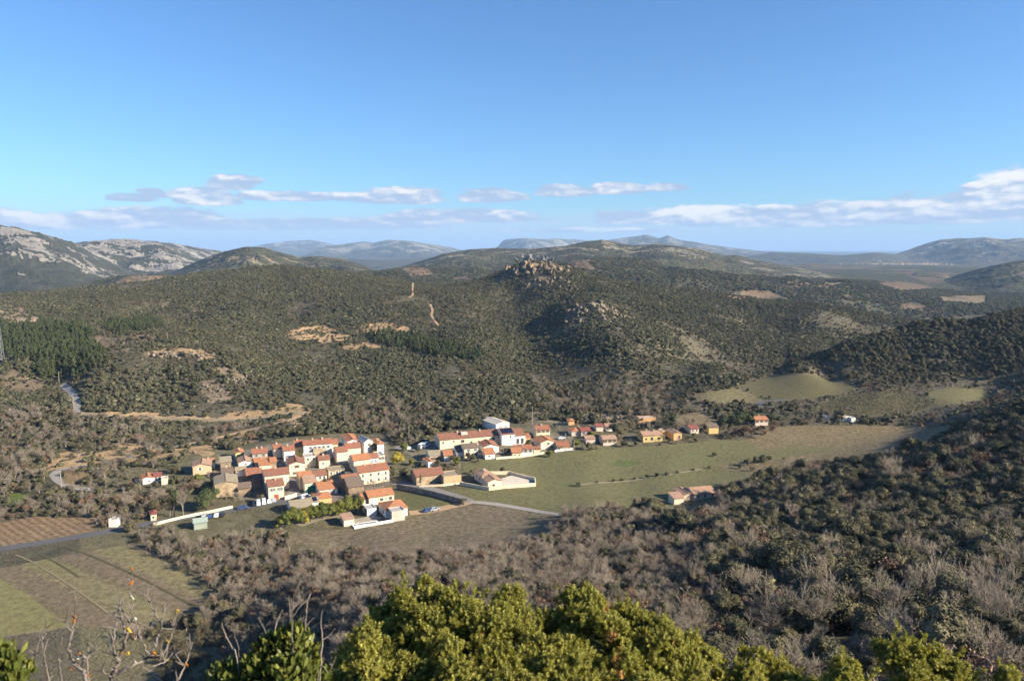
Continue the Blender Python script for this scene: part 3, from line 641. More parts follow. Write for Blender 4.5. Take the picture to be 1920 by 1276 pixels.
def bare(seed, h=6., maxlev=4, spread=.55, thick=.11, nchild=(3, 5), stems=1, twig=.018):
    rd = random.Random(seed); out = [[], [], [], []]
    for s in range(stems):
        d = Vector((rd.gauss(0, .22 if stems > 1 else .08), rd.gauss(0, .22 if stems > 1 else .08), 1)).normalized()
        branch(rd, (rd.gauss(0, .15)*(stems > 1), rd.gauss(0, .15)*(stems > 1), -.4), d, h*.36, thick, 0, out, maxlev, spread, 0, nchild)
    big = tubes(out[0]+out[1], 5)
    small = tubes([(a, b, max(r0, twig), max(r1, twig*.7)) for a, b, r0, r1 in out[2]+out[3]], 3)
    return big, small, out
def oak_lobes(rg, R=2.4, H=4.6, n=9, low=.3):
    L = [(0, 0, H*.58, R*.72, R*.72, H*.34)]
    for i in range(n):
        a = rg.uniform(0, 6.28); q = rg.uniform(.45, .95); z = rg.uniform(low, .92); rr = R*rg.uniform(.30, .5)*(1.15-.4*abs(z-.5))
        L.append((math.cos(a)*R*q*.75, math.sin(a)*R*q*.75, H*z-rr*.35, rr, rr, rr*.85))
    return L
PROTO = bpy.data.collections.new('plant_shapes')          # never linked to the scene
def sub_collection(name, objs):
    c = bpy.data.collections.new(name)
    for o in objs: c.objects.link(o)
    return c
KIND = {}                                                  # kind -> list of (trunk mesh, crown mesh, joined mesh)
def add_kind(kind, trunk, crown, m_trunk, m_crown):
    k = KIND.setdefault(kind, []); n = len(k)
    tm = npmesh(kind+'_trunk', trunk[0], trunk[1], (m_trunk,)); cm_ = npmesh(kind+'_crown', crown[0], crown[1], (m_crown,))
    V, F, M = join((trunk[0], trunk[1], 0), (crown[0], crown[1], 1)); jm = npmesh(kind, V, F, (m_trunk, m_crown), M)
    k.append((tm, cm_, jm))
for s in range(4):                                         # evergreen holm oaks
    rg = np.random.default_rng(100+s); L = oak_lobes(rg, 2.3+.15*s, 4.4+.25*s, 9+s)
    tr = bare(200+s, 3.4, 2, .6, .13, (2, 3), 1 + s % 2, .04); lv = leaves(rg, L, 3000, .135); cr = cores(rg, L, ICO1, .80, .3)
    V, F, _ = join((lv[0], lv[1], 0), (cr[0], cr[1], 0))
    tt = join((tr[0][0], tr[0][1], 0), (tr[1][0], tr[1][1], 0)); add_kind('holm_oak', tt[:2], (V, F), M_BARK, M_OAK)
for s in range(4):                                         # leafless trees
    big, small, out = bare(300+s*7, 6.2, 4, .46, .135, (2, 4), 1+s % 3, .017); add_kind('bare_tree', big, small, M_LIMB, M_TWIG)
for s in range(3):                                         # oaks keeping their brown leaves
    rg = np.random.default_rng(400+s); big, small, out = bare(420+s*5, 5.2, 3, .55, .10, (3, 4), 1, .02)
    e = np.array([tuple(b) for a, b, r0, r1 in out[2]+out[3]]); kx = rg.integers(0, len(e), 900); p = e[kx]+rg.normal(size=(900, 3))*.22
    lob = np.c_[p, np.full((900, 3), .12)]; lv = leaves(rg, lob, 1000, .13, (.2, 1.), .6)
    V, F, _ = join((small[0], small[1], 0), (lv[0], lv[1], 0)); add_kind('brown_oak', big, (V, F), M_TWIG, M_BROWN)
for s in range(3):                                         # pines
    rg = np.random.default_rng(500+s); H = 8.; L = []
    for i in range(13):
        z = rg.uniform(.34, 1.0); q = (1.08-z)*2.6*rg.uniform(.4, 1.); a = rg.uniform(0, 6.28); rr = rg.uniform(.6, 1.05)*(1.25-z*.55)
        L.append((math.cos(a)*q, math.sin(a)*q, H*z, rr, rr, rr*.7))
    L.append((0, 0, H*.98, .55, .55, .9)); lv = leaves(rg, L, 1300, .24, (.6, 1.12), .35, .5); cr = cores(rg, L, ICO1, .72, .3)
    V, F, _ = join((lv[0], lv[1], 0), (cr[0], cr[1], 0)); tk = tubes([((0, 0, -.5), (.1, 0, 4), .2, .14), ((.1, 0, 4), (0, 0, 7.6), .14, .05)], 6); add_kind('pine_tree', tk, (V, F), M_BARK, M_PINE)
for s in range(5):                                         # low maquis bushes, about 1 m radius each
    rg = np.random.default_rng(600+s); L = [(0, 0, .55, .8, .8, .65)]+[(rg.normal()*.5, rg.normal()*.5, rg.uniform(.35, .9), .45, .45, .4) for _ in range(4)]
    lv = leaves(rg, L, 260, .16, (.72, 1.15), .7); cr = cores(rg, L, ICO1, .88, .3); V, F, _ = join((lv[0], lv[1], 0), (cr[0], cr[1], 0))
    tk = tubes([((0, 0, -.3), (0, 0, .5), .08, .05)], 4); add_kind('maquis_bush', tk, (V, F), M_BARK, M_MAQ)
for s in range(3):                                         # grey leafless thicket bushes
    big, small, out = bare(700+s*3, 2.6, 3, .6, .04, (3, 4), 4, .016); rg = np.random.default_rng(s); e = np.array([tuple(b) for a, b, r0, r1 in out[3]])
    p = e[rg.integers(0, len(e), 120)]; lv = leaves(rg, np.c_[p, np.full((120, 3), .1)], 130, .12, (.2, 1.), .6)
    V, F, _ = join((small[0], small[1], 0), (lv[0], lv[1], 0)); add_kind('grey_bush', big, (V, F), M_TWIG, M_BUSH)
NODEG = {}
def scatter(name, kind, x, y, z, s, rz, idx, label, cat, zs=None):
    """one object for plants past counting: instances on points"""
    if not len(x): return
    obs = [bpy.data.objects.new(kind+'_shape', j) for _, _, j in KIND[kind]]; cc = sub_collection(name+'_shapes', obs)
    me = bpy.data.meshes.new(name); me.vertices.add(len(x)); me.vertices.foreach_set('co', np.c_[x, y, z].astype(np.float32).ravel())
    def att(n, ty, v, fld): a = me.attributes.new(n, ty, 'POINT'); a.data.foreach_set(fld, v)
    zs = s if zs is None else zs
    att('psize', 'FLOAT_VECTOR', np.c_[s, s, zs].astype(np.float32).ravel(), 'vector'); att('pturn', 'FLOAT_VECTOR', np.c_[0*s, 0*s, rz].astype(np.float32).ravel(), 'vector'); att('pkind', 'INT', idx.astype(np.int32), 'value')
    o = link(name, me); ng = bpy.data.node_groups.new(name, 'GeometryNodeTree')
    ng.interface.new_socket('Geometry', in_out='INPUT', socket_type='NodeSocketGeometry'); ng.interface.new_socket('Geometry', in_out='OUTPUT', socket_type='NodeSocketGeometry')
    N = ng.nodes; gi = N.new('NodeGroupInput'); go = N.new('NodeGroupOutput'); ip = N.new('GeometryNodeInstanceOnPoints'); ci = N.new('GeometryNodeCollectionInfo')
    ci.inputs['Collection'].default_value = cc; ci.inputs['Separate Children'].default_value = True; ci.inputs['Reset Children'].default_value = True
    def na(n, ty): q = N.new('GeometryNodeInputNamedAttribute'); q.data_type = ty; q.inputs[0].default_value = n; return q.outputs[0]
    L = ng.links; L.new(gi.outputs[0], ip.inputs['Points']); L.new(ci.outputs[0], ip.inputs['Instance']); ip.inputs['Pick Instance'].default_value = True
    L.new(na('pkind', 'INT'), ip.inputs['Instance Index']); L.new(na('psize', 'FLOAT_VECTOR'), ip.inputs['Scale']); L.new(na('pturn', 'FLOAT_VECTOR'), ip.inputs['Rotation']); L.new(ip.outputs[0], go.inputs[0])
    md = o.modifiers.new('plants', 'NODES'); md.node_group = ng
    tag(o, label, cat, kind='stuff'); return o
def plant(kind, var, loc, s, rz, label, cat, group, name=None, zs=None, mats=None):
    """a single tree with trunk and crown"""
    tm, cm_, _ = KIND[kind][var % len(KIND[kind])]
    e = empty(name or kind, loc, rz); e.scale = (s, s, zs or s); tag(e, label, cat, group)
    a = link('trunk', tm, e); b = link('crown', cm_, e)
    if mats:
        for o, m in ((a, mats[0]), (b, mats[1])):
            if m: o.material_slots[0].link = 'OBJECT'; o.material_slots[0].material = m
    return e

# ------------------------------------------------------------------ where plants grow
VILLAGE = [(345, 852), (440, 838), (510, 823), (620, 812), (725, 812), (738, 838), (800, 830), (818, 808), (898, 778), (960, 778), (1000, 788), (1040, 788), (1110, 794), (1165, 812), (1262, 797), (1352, 792), (1352, 822), (1200, 838), (1080, 848), (905, 864), (872, 890), (1005, 886), (1006, 914), (882, 942), (872, 952), (772, 970), (700, 990), (640, 994), (520, 985), (280, 990), (278, 964), (340, 945), (404, 932), (345, 890)]
HOUSE_SPOTS = [(240, 880, 318, 912), (1400, 775, 1445, 800), (1235, 905, 1350, 978), (1570, 772, 1612, 795)]
PINES = [[(0, 612), (60, 608), (130, 612), (182, 622), (182, 655), (200, 668), (180, 700), (110, 715), (50, 728), (62, 700), (80, 680), (0, 672)], [(195, 612), (290, 598), (300, 612), (210, 628)],
         [(690, 622), (760, 630), (850, 648), (910, 665), (890, 680), (830, 670), (760, 655), (700, 645)]]
ROCKY = [[(930, 480), (1070, 480), (1080, 530), (1000, 545), (920, 530)], [(1050, 565), (1180, 570), (1210, 610), (1120, 620), (1050, 600)], [(1080, 560), (1330, 600), (1330, 680), (1180, 660)]]
def field_at(x, y):
    r = np.hypot(x, y); a = np.arctan2(x, y); i = np.clip(np.searchsorted(RR, r)-1, 0, NI-2); j = np.clip(np.searchsorted(AA, a)-1, 0, NJ-2); return fid[i, j]
def sample(r0, r1, dens, a0=-37, a1=37):
    a0, a1 = rad(a0), rad(a1); n = int(.5*(a1-a0)*(r1*r1-r0*r0)*dens)
    r = np.sqrt(RNG.uniform(r0*r0, r1*r1, n)); a = RNG.uniform(a0, a1, n); x = r*np.sin(a); y = r*np.cos(a); return x, y, hz(x, y), r
PL = {k: [] for k in KIND}                                 # x, y, z, scale, zscale, r
def put(kind, x, y, z, s, zs=None):
    if len(x): PL[kind].append(np.c_[x, y, z, s, s if zs is None else zs, np.hypot(x, y)])
def bare_mask(px, py):
    b = np.zeros(len(px), bool)
    for poly, rgb, r0, r1, k in BARE: b |= inpoly(px, py, poly) & (k > .7)
    return b
# near slopes
x, y, z, r = sample(52, 345, .30, -38, 38); px, py, dp = project(x, y, z)
ok = (field_at(x, y) <= 0) & visible(x, y, z+7, .02) & ~inpoly(px, py, VILLAGE) & ~near_road(x, y, 1.6)
for a, b, c, d in HOUSE_SPOTS: ok &= ~((px > a) & (px < c) & (py > b) & (py < d))
left = (px < 420) & (r < 215) & (z < 9)
ok &= ~((z < 1.2) & (px > 330) & (px < 1270) & (r > np.where(px < 545, 280, 255))) & ~left & ~((px < 250) & (py > 1000))
ok &= ~((px < 330) & (py < 1005) & (RNG.uniform(size=len(x)) < .45)); ok &= r > 62; lowb = left & (field_at(x, y) <= 0) & (r > 62) & (px > 300) & (RNG.uniform(size=len(x)) < .8); put('grey_bush', x[lowb], y[lowb], z[lowb], RNG.uniform(.7, 1.1, int(lowb.sum())))
ok &= RNG.uniform(size=len(x)) < np.where(r < 130, .55, .75)
x, y, z, r, px, py = [q[ok] for q in (x, y, z, r, px, py)]
n = len(x); u = RNG.uniform(size=n); nz = fbm(x/28, y/28, 3, 88)
rightness = sstep(px+nz*260, 1180, 1420)*(1-.30*sstep(py, 1100, 1230))
pe = .09+.52*rightness; pb = (1-pe)*(.20+.18*sstep(nz, .0, .35)+.08*rightness); sz = RNG.uniform(.72, 1.2, n)*np.clip(.82+.2*nz+.12*rightness, .6, 1.2)
ke = u < pe; kb = (u >= pe) & (u < pe+pb); kd = u >= pe+pb; kg = kd & (RNG.uniform(size=n) < .30)
sz = sz*(.8+.55*RNG.uniform(size=n)**2); thin = RNG.uniform(size=n) < .60*rightness; ke &= ~thin; kb &= ~thin; kd &= ~thin; kg &= ~thin; big = 1+.55*rightness
put('holm_oak', x[ke], y[ke], z[ke], sz[ke]*.80*big[ke]); put('brown_oak', x[kb], y[kb], z[kb], sz[kb]*.78*big[kb]); kd &= ~kg
put('bare_tree', x[kd], y[kd], z[kd], sz[kd]*.80*big[kd]); put('grey_bush', x[kg], y[kg], z[kg], sz[kg]*1.05)
# hills round the valley
x, y, z, r = sample(335, 1500, .19); px, py, dp = project(x, y, z)
ok = (field_at(x, y) <= 0) & ~inpoly(px, py, VILLAGE) & visible(x, y, z+2.8, .0012)
for a, b, c, d in HOUSE_SPOTS: ok &= ~((px > a) & (px < c) & (py > b) & (py < d))
jit = fbm(x/14, y/14, 3, 77)*14*np.clip(500/r, .15, 1); bm_ = bare_mask(px+2*jit, py+jit); ok &= ~bm_ | (RNG.uniform(size=len(x)) < .16)
nz = fbm(x/45, y/45, 5, 123, .62); dn = .88+.95*nz
rk = np.zeros(len(x), bool)
for q in ROCKY: rk |= inpoly(px, py, q)
dn = dn+.28*sstep(r, 620, 800); dn = np.where(rk, dn*.5, dn); dn = np.where((px > 650) & (px < 1150) & (py > 720), dn*.72, dn); dn = np.where((px > 860) & (px < 1060) & (py > 530) & (py < 700), 1., dn)
ok &= RNG.uniform(size=len(x)) < dn; x, y, z, r, px, py, nz = [q[ok] for q in (x, y, z, r, px, py, nz)]
ok = ~near_road(x, y, 1.5); x, y, z, r, px, py, nz = [q[ok] for q in (x, y, z, r, px, py, nz)]
pin = np.zeros(len(x), bool)
pj = fbm(x/16, y/16, 3, 91)*26
for q in PINES: pin |= inpoly(px+pj, py+pj*.5, q)
thn = (px > 1240) & (px < 1870) & (r > 420) & (r < 720) & (z < 10) & (RNG.uniform(size=len(x)) < .5); x, y, z, r, px, py, nz, pin = [q[~thn] for q in (x, y, z, r, px, py, nz, pin)]
u = RNG.uniform(size=len(x)); n = len(x)
val = (z < np.where(px > 1120, 6, np.where(px < 300, 4, 1.2))) & (r < 660)                                # valley hedges and thickets
rmid = (px > 1480) & (py < 722) & (r > 560) & (r < 860)
kp = pin & (u < .8); kd = val & ~kp & (u < .22); kg = ((val & (u >= .22) & (u < .42)) | (~val & (u < .10))) & ~kp & ~kd; kb = val & (u >= .42) & (u < .48) & ~kp
ko = ((val & (u >= .48) & (u < .66)) | (rmid & (u < .85)) | (~val & ~rmid & (u > .93))) & ~kp & ~kg; km = ~(kp | kd | kg | kb | ko)
sz = RNG.uniform(.5, 1.0, n)+.75*RNG.uniform(size=n)**3
put('pine_tree', x[kp], y[kp], z[kp], sz[kp]*.72); put('bare_tree', x[kd], y[kd], z[kd], sz[kd]*np.where((px[kd] > 1240), .5, .72)); put('grey_bush', x[kg], y[kg], z[kg], sz[kg]*.9); put('brown_oak', x[kb], y[kb], z[kb], sz[kb]*.75)
terr = (px > 1240) & (px < 1870) & (r > 420) & (r < 720) & (z < 10); put('holm_oak', x[ko], y[ko], z[ko], sz[ko]*np.where(rmid[ko], .66, np.where(terr[ko], .42, .58))); ms = sz[km]*np.clip(1.75+1.7*nz[km], .7, 2.9)*.74; put('maquis_bush', x[km], y[km], z[km], ms, ms*RNG.uniform(.75, 1.05, km.sum()))
# farther slopes, bigger clumps
x, y, z, r = sample(1500, 2700, .022); px, py, dp = project(x, y, z); ok = visible(x, y, z+4, .0008) & ~bare_mask(px, py) & (RNG.uniform(size=len(x)) < .75+.8*fbm(x/90, y/90, 4, 131))
x, y, z = x[ok], y[ok], z[ok]; ms = RNG.uniform(2.2, 4.2, len(x)); put('maquis_bush', x, y, z, ms, ms*.8)
def place_words(px, py, r):
    if r < 345:
        if px > 1250: return 'on the wooded spur to the right' if py < 1010 else 'under the wooded spur'
        if px < 300 and py < 1000: return 'beside the ploughed field'
        if px < 560: return 'in the thicket beside the striped field'
        return 'in the thicket below the fallow vineyard' if py < 1100 else 'just below the viewpoint'
    if px < 320: return 'in the hollow left of the rocky spur'
    if px > 1480: return 'on the slopes behind the terraced vineyard'
    return 'at the foot of the scrub hill'
SIZEW = lambda s: 'small' if s < .72 else ('tall' if s > 1.02 else 'middling')
LAB = {'holm_oak': (('round evergreen oak', 'spreading evergreen oak', 'dense evergreen oak', 'broad evergreen oak'), 'tree', 'evergreen oaks of the slopes', 'evergreen oak wood covering the slopes beyond the nearest oaks'),
 'bare_tree': (('leafless grey single stemmed tree', 'leafless grey forked tree', 'leafless grey three stemmed tree', 'leafless grey slender tree'), 'tree', 'leafless trees of the slopes', 'leafless grey woodland on the slopes and valley edges'),
 'brown_oak': (('thin oak with brown dead leaves', 'bushy oak with brown dead leaves', 'ragged oak with brown dead leaves'), 'tree', 'brown leaved oaks of the slopes', 'brown leaved oaks scattered through the valley thickets'),
 'pine_tree': (('pointed green pine', 'rounded green pine', 'open green pine'), 'tree', 'pines of the hillside plantation', 'green pine plantation on the hillsides'),
 'maquis_bush': (None, 'scrub', None, 'grey green maquis bushes covering the hillsides'),
 'grey_bush': (('tangled grey bush', 'twiggy grey bush', 'bristly grey bush'), 'bush', 'grey bushes of the slopes', 'low grey brush filling the gaps between trees')}
for kind, arrs in PL.items():
    A = np.concatenate(arrs); nv_ = len(KIND[kind]); idx = RNG.integers(0, nv_, len(A)); rz = RNG.uniform(0, 6.28, len(A)); lab, cat, grp, stuff = LAB[kind]
    pxx, pyy, _ = project(A[:, 0], A[:, 1], A[:, 2]+2); inv = (pxx > 0) & (pxx < W0) & (pyy < H0+40)
    score = np.where(inv, A[:, 3]/A[:, 5], 0); first = np.zeros(len(A), bool)
    if lab: first[np.argsort(-score)[:min(300, int(inv.sum()))]] = True
    for i in np.flatnonzero(first): plant(kind, int(idx[i]), A[i, :3], float(A[i, 3]), float(rz[i]), '%s %s %s' % (SIZEW(A[i, 3]), lab[int(idx[i])], place_words(pxx[i], pyy[i], A[i, 5])), cat, grp, zs=float(A[i, 4]))
    B = ~first; scatter({'holm_oak': 'oak_wood', 'bare_tree': 'bare_woodland', 'brown_oak': 'brown_oak_wood', 'pine_tree': 'pine_wood', 'maquis_bush': 'maquis', 'grey_bush': 'brushwood'}[kind], kind, A[B, 0], A[B, 1], A[B, 2], A[B, 3], rz[B], idx[B], stuff, cat, A[B, 4])
    print(kind, len(A), int(first.sum()))
# ------------------------------------------------------------------ village
def plaster(name, c, dirt=.5):
    m, t, b = newmat(name); p = pos(t); n = t.noise(p, .35, 5, .6); n2 = t.noise(p, 2.2, 4, .65)
    k = t.ss(t.math('ADD', n, t.math('MULTIPLY', n2, .5)), .60, 1.0)
    cc = t.mix(t.math('MULTIPLY', k, dirt), col(c), col((c[0]*.62, c[1]*.58, c[2]*.52))); t.link(cc, b.inputs['Base Color']); bump(t, b, n2, .03, .5); return m
def stonework(name, c):
    m, t, b = newmat(name); p = pos(t); v = t.add('ShaderNodeTexVoronoi'); t.put(p, v.inputs['Vector']); v.inputs['Scale'].default_value = 2.6
    n = t.noise(p, .5, 4, .6); cc = t.mix(t.ss(n, .35, .65), col(c), col((c[0]*.65, c[1]*.62, c[2]*.6)))
    f = t.ss(v.outputs['Distance'], .05, .5, 1.15, .75); cc = t.mix(1., cc, t.comb(f, f, f), 'MULTIPLY'); t.link(cc, b.inputs['Base Color']); bump(t, b, v.outputs['Distance'], .05, .7); return m
def tiles(name, c):
    m, t, b = newmat(name); tcn = t.add('ShaderNodeTexCoord'); p = pos(t); s = t.add('ShaderNodeSeparateXYZ'); t.link(tcn.outputs['Object'], s.inputs[0])
    wv = t.math('PINGPONG', t.math('MULTIPLY', s.outputs[0], 4.0), .5); wy = t.math('FRACT', t.math('MULTIPLY', s.outputs[1], 2.6))
    n = t.noise(p, .6, 4, .65); n2 = t.noise(p, 3.5, 3, .7)
    cc = t.mix(t.ss(t.math('ADD', n, t.math('MULTIPLY', n2, .7)), .55, 1.0), col(c), col((c[0]*.60+.03, c[1]*.75+.03, c[2]*.8+.03)))
    f = t.ss(t.math('ADD', wv, t.math('MULTIPLY', wy, .25)), .0, .6, .72, 1.12); cc = t.mix(1., cc, t.comb(f, f, f), 'MULTIPLY')
    t.link(cc, b.inputs['Base Color']); bump(t, b, t.math('ADD', wv, t.math('MULTIPLY', wy, .4)), .12, .8); return m
def flatmat(name, c, rough=.6, metal=0., spec=.3):
    m, t, b = newmat(name); p = pos(t); n = t.noise(p, 1.3, 3, .6); f = t.ss(n, .3, .7, .88, 1.1)
    t.link(t.mix(1., col(c), t.comb(f, f, f), 'MULTIPLY'), b.inputs['Base Color']); b.inputs['Roughness'].default_value = rough; b.inputs['Metallic'].default_value = metal; b.inputs['Specular IOR Level'].default_value = spec; return m
WALL = {k: plaster('plaster_'+k, c) for k, c in dict(cream=(.76, .65, .47), white=(.85, .82, .75), tan=(.60, .45, .28), pink=(.74, .59, .48), yellow=(.74, .54, .24), orange=(.68, .41, .20), grey=(.50, .47, .41), peach=(.79, .62, .47), green=(.32, .36, .30), tanwall=(.52, .38, .23)).items()}
WALL['stone'] = stonework('rubble_stone', (.44, .335, .22)); WALL['palestone'] = stonework('pale_stone', (.56, .44, .29)); WALL['greystone'] = stonework('grey_blockwork', (.30, .285, .265))
ROOF = {k: tiles('tiles_'+k, c) for k, c in dict(red=(.42, .150, .078), orange=(.56, .205, .088), brown=(.23, .145, .10), salmon=(.50, .27, .17), tan=(.40, .29, .185), rust=(.34, .130, .075), crimson=(.32, .085, .06)).items()}
ROOF['grey'] = flatmat('cement_sheet', (.56, .49, .40)); ROOF['flat'] = flatmat('roof_screed', (.40, .37, .34)); ROOF['mint'] = flatmat('mint_sheet', (.33, .39, .33)); ROOF['solar'] = flatmat('solar_glass', (.012, .016, .035), .15, 0, .5)
M_GLASS = flatmat('window_glass', (.035, .04, .05), .12, 0, .5); M_FRAME = flatmat('window_frame', (.45, .40, .32)); M_SHUT = {k: flatmat('paint_'+k, c) for k, c in dict(red=(.34, .10, .06), green=(.06, .24, .12), brown=(.16, .09, .05), grey=(.30, .31, .32), white=(.72, .7, .66), blue=(.12, .2, .36)).items()}
M_CHIM = plaster('chimney_plaster', (.5, .4, .3))
def boxes(bs):
    V, F = [], []
    for x0, y0, z0, x1, y1, z1 in bs:
        o = len(V); V += [(x0, y0, z0), (x1, y0, z0), (x1, y1, z0), (x0, y1, z0), (x0, y0, z1), (x1, y0, z1), (x1, y1, z1), (x0, y1, z1)]
        F += [tuple(o+i for i in q) for q in ((3, 2, 1, 0), (4, 5, 6, 7), (0, 1, 5, 4), (1, 2, 6, 5), (2, 3, 7, 6), (3, 0, 4, 7))]
    return np.array(V), np.array(F)
def pymesh(name, V, F, m):
    me = bpy.data.meshes.new(name); me.from_pydata([tuple(v) for v in V], [], [tuple(f) for f in F]); me.materials.append(m); me.update(); return me
def slab(quad, th):
    q = [Vector(v) for v in quad]; nrm = (q[1]-q[0]).cross(q[2]-q[0]).normalized()
    if nrm.z < 0: nrm = -nrm
    V = q+[v+nrm*th for v in q]; n = len(q)
    F = [tuple(reversed(range(n))), tuple(range(n, 2*n))]+[(i, (i+1) % n, (i+1) % n+n, i+n) for i in range(n)]
    return V, F
def slabs(qs, th=.16):
    V, F = [], []
    for q in qs:
        v, f = slab(q, th); o = len(V); V += v; F += [tuple(i+o for i in g) for g in f]
    return V, F
WCACHE = {}
def window_meshes(w_, h_):
    k = (round(w_, 2), round(h_, 2))
    if k not in WCACHE:
        a, b = w_/2, h_/2; f = .09
        fr = boxes([(-a, -.07, -b, -a+f, 0, b), (a-f, -.07, -b, a, 0, b), (-a+f, -.07, b-f, a-f, 0, b), (-a+f, -.07, -b, a-f, 0, -b+f), (-.03, -.065, -b+f, .03, 0, b-f)]); si = boxes([(-a-.1, -.16, -b-.1, a+.1, 0, -b-.005)])
        pn = boxes([(-a+f, -.03, -b+f, a-f, 0, b-f)])
        WCACHE[k] = (pymesh('window', fr[0], fr[1], M_FRAME), pymesh('pane', pn[0], pn[1], M_GLASS), pymesh('sill', si[0], si[1], M_FRAME))
    return WCACHE[k]
def add_window(root, x, y, z, w_, h_, rz=0., shut=None):
    f, p, s = window_meshes(w_, h_); o = link('window', f, root); o.location = (x, y, z); o.rotation_euler = (0, 0, rz)
    link('pane', p, o); link('sill', s, o)
    if shut:
        a, b = w_/2, h_/2; k = ('s', shut, round(w_, 2), round(h_, 2))
        if k not in WCACHE:
            bx = boxes([(-a*.5, -.09, -b, a*.5, -.05, b)]); WCACHE[k] = pymesh('shutter', bx[0], bx[1], M_SHUT[shut])
        for sgn in (-1, 1):
            c = link('shutter', WCACHE[k], o); c.location = (sgn*(a*1.52), 0, 0)
MPP = {}
def place(xA, yA, xB, yaw, yE):
    A = hit(xA, yA, 150); c, s = math.cos(yaw), math.sin(yaw)
    dep = A.y*CP+(CAMZ-A.z)*SP; k = (xB-960)/FPX
    w_ = (k*dep-A.x)/(c-k*s*CP); h_ = (yA-yE)*dep/FPX/math.cos(math.atan2(CAMZ-A.z, A.length))
    return A, max(w_, 1.5), h_
def house(label, xA, yA, xB, yE, d, roof='gp', wall='cream', rc='red', yaw=26, win=None, left=None, door=None, chim=0, pitch=17, name='house', cat='house', shut=None, oh=.35, extra=None, hmin=2.6):
    yw = rad(yaw); A, w_, h_ = place(xA, yA, xB, yw, yE); h_ = max(h_, hmin)
    root = empty(name, A, yw); tag(root, label, cat, 'houses of the village and valley'); tp = math.tan(rad(pitch)); zb = -2.5
    if roof == 'gf':
        rz = h_+w_/2*tp; V = [(0, 0, zb), (w_, 0, zb), (w_, d, zb), (0, d, zb), (0, 0, h_), (w_, 0, h_), (w_, d, h_), (0, d, h_), (w_/2, 0, rz), (w_/2, d, rz)]
        F = [(0, 1, 5, 8, 4), (1, 2, 6, 5), (2, 3, 7, 9, 6), (3, 0, 4, 7), (4, 8, 9, 7), (8, 5, 6, 9), (3, 2, 1, 0)]
        rq = [[(-oh, -oh, h_-oh*tp), (w_/2, -oh, rz), (w_/2, d+oh, rz), (-oh, d+oh, h_-oh*tp)], [(w_/2, -oh, rz), (w_+oh, -oh, h_-oh*tp), (w_+oh, d+oh, h_-oh*tp), (w_/2, d+oh, rz)]]
    elif roof == 'gp':
        rz = h_+d/2*tp; V = [(0, 0, zb), (w_, 0, zb), (w_, d, zb), (0, d, zb), (0, 0, h_), (w_, 0, h_), (w_, d, h_), (0, d, h_), (0, d/2, rz), (w_, d/2, rz)]
        F = [(0, 1, 5, 4), (1, 2, 6, 9, 5), (2, 3, 7, 6), (3, 0, 4, 8, 7), (4, 5, 9, 8), (8, 9, 6, 7), (3, 2, 1, 0)]
        rq = [[(-oh, -oh, h_-oh*tp), (w_+oh, -oh, h_-oh*tp), (w_+oh, d/2, rz), (-oh, d/2, rz)], [(-oh, d/2, rz), (w_+oh, d/2, rz), (w_+oh, d+oh, h_-oh*tp), (-oh, d+oh, h_-oh*tp)]]
    elif roof == 'shed':
        rz = h_+d*tp; V = [(0, 0, zb), (w_, 0, zb), (w_, d, zb), (0, d, zb), (0, 0, h_), (w_, 0, h_), (w_, d, rz), (0, d, rz)]
        F = [(0, 1, 5, 4), (1, 2, 6, 5), (2, 3, 7, 6), (3, 0, 4, 7), (4, 5, 6, 7), (3, 2, 1, 0)]
        rq = [[(-oh, -oh, h_-oh*tp), (w_+oh, -oh, h_-oh*tp), (w_+oh, d+oh, rz+oh*tp), (-oh, d+oh, rz+oh*tp)]]
    elif roof == 'hip':
        m_ = min(w_, d)/2; rz = h_+m_*tp; V, F = boxes([(0, 0, zb, w_, d, h_)]); V = list(map(tuple, V)); F = list(map(tuple, F))
        a, b = ((m_, d/2, rz), (w_-m_, d/2, rz)) if w_ >= d else ((w_/2, m_, rz), (w_/2, d-m_, rz)); e = h_-oh*tp
        p0, p1, p2, p3 = (-oh, -oh, e), (w_+oh, -oh, e), (w_+oh, d+oh, e), (-oh, d+oh, e)
        if w_ >= d: rq = [[p0, p1, b, a], [p1, p2, b], [p2, p3, a, b], [p3, p0, a]]
        else: rq = [[p0, p1, a], [p1, p2, b, a], [p2, p3, b], [p3, p0, a, b]]
    else:
        rz = h_; V, F = boxes([(0, 0, zb, w_, d, h_)]); V = list(map(tuple, V)); F = list(map(tuple, F))
        rq = [[(.22, .22, h_+.004), (w_-.22, .22, h_+.004), (w_-.22, d-.22, h_+.004), (.22, d-.22, h_+.004)]]
    link('wall', pymesh('wall', V, F, WALL[wall]), root)
    RV, RF = slabs(rq, .16 if roof != 'flat' else .05)
    if roof != 'flat': RV = [Vector(v)+Vector((0, 0, .012)) for v in RV]
    ro = link('roof', pymesh('roof', RV, RF, ROOF[rc if roof != 'flat' else (rc if rc in ('solar', 'tan') else 'flat')]), root)
    if roof == 'flat':
        pb = boxes([(-.02, -.02, h_-.05, w_+.02, .2, h_+.35), (-.02, d-.2, h_-.05, w_+.02, d+.02, h_+.35), (-.02, .2, h_-.05, .2, d-.2, h_+.35), (w_-.2, .2, h_-.05, w_+.02, d-.2, h_+.35)])
        link('parapet', pymesh('parapet', pb[0], pb[1], WALL[wall]), root)
    if roof in ('gp', 'gf'):
        rg = boxes([(-oh, d/2-.14, rz+.1, w_+oh, d/2+.14, rz+.27)] if roof == 'gp' else [(w_/2-.14, -oh, rz+.1, w_/2+.14, d+oh, rz+.27)]); link('ridge', pymesh('ridge', rg[0], rg[1], ROOF[rc]), ro)
    rd = random.Random(int(xA*31+yA))
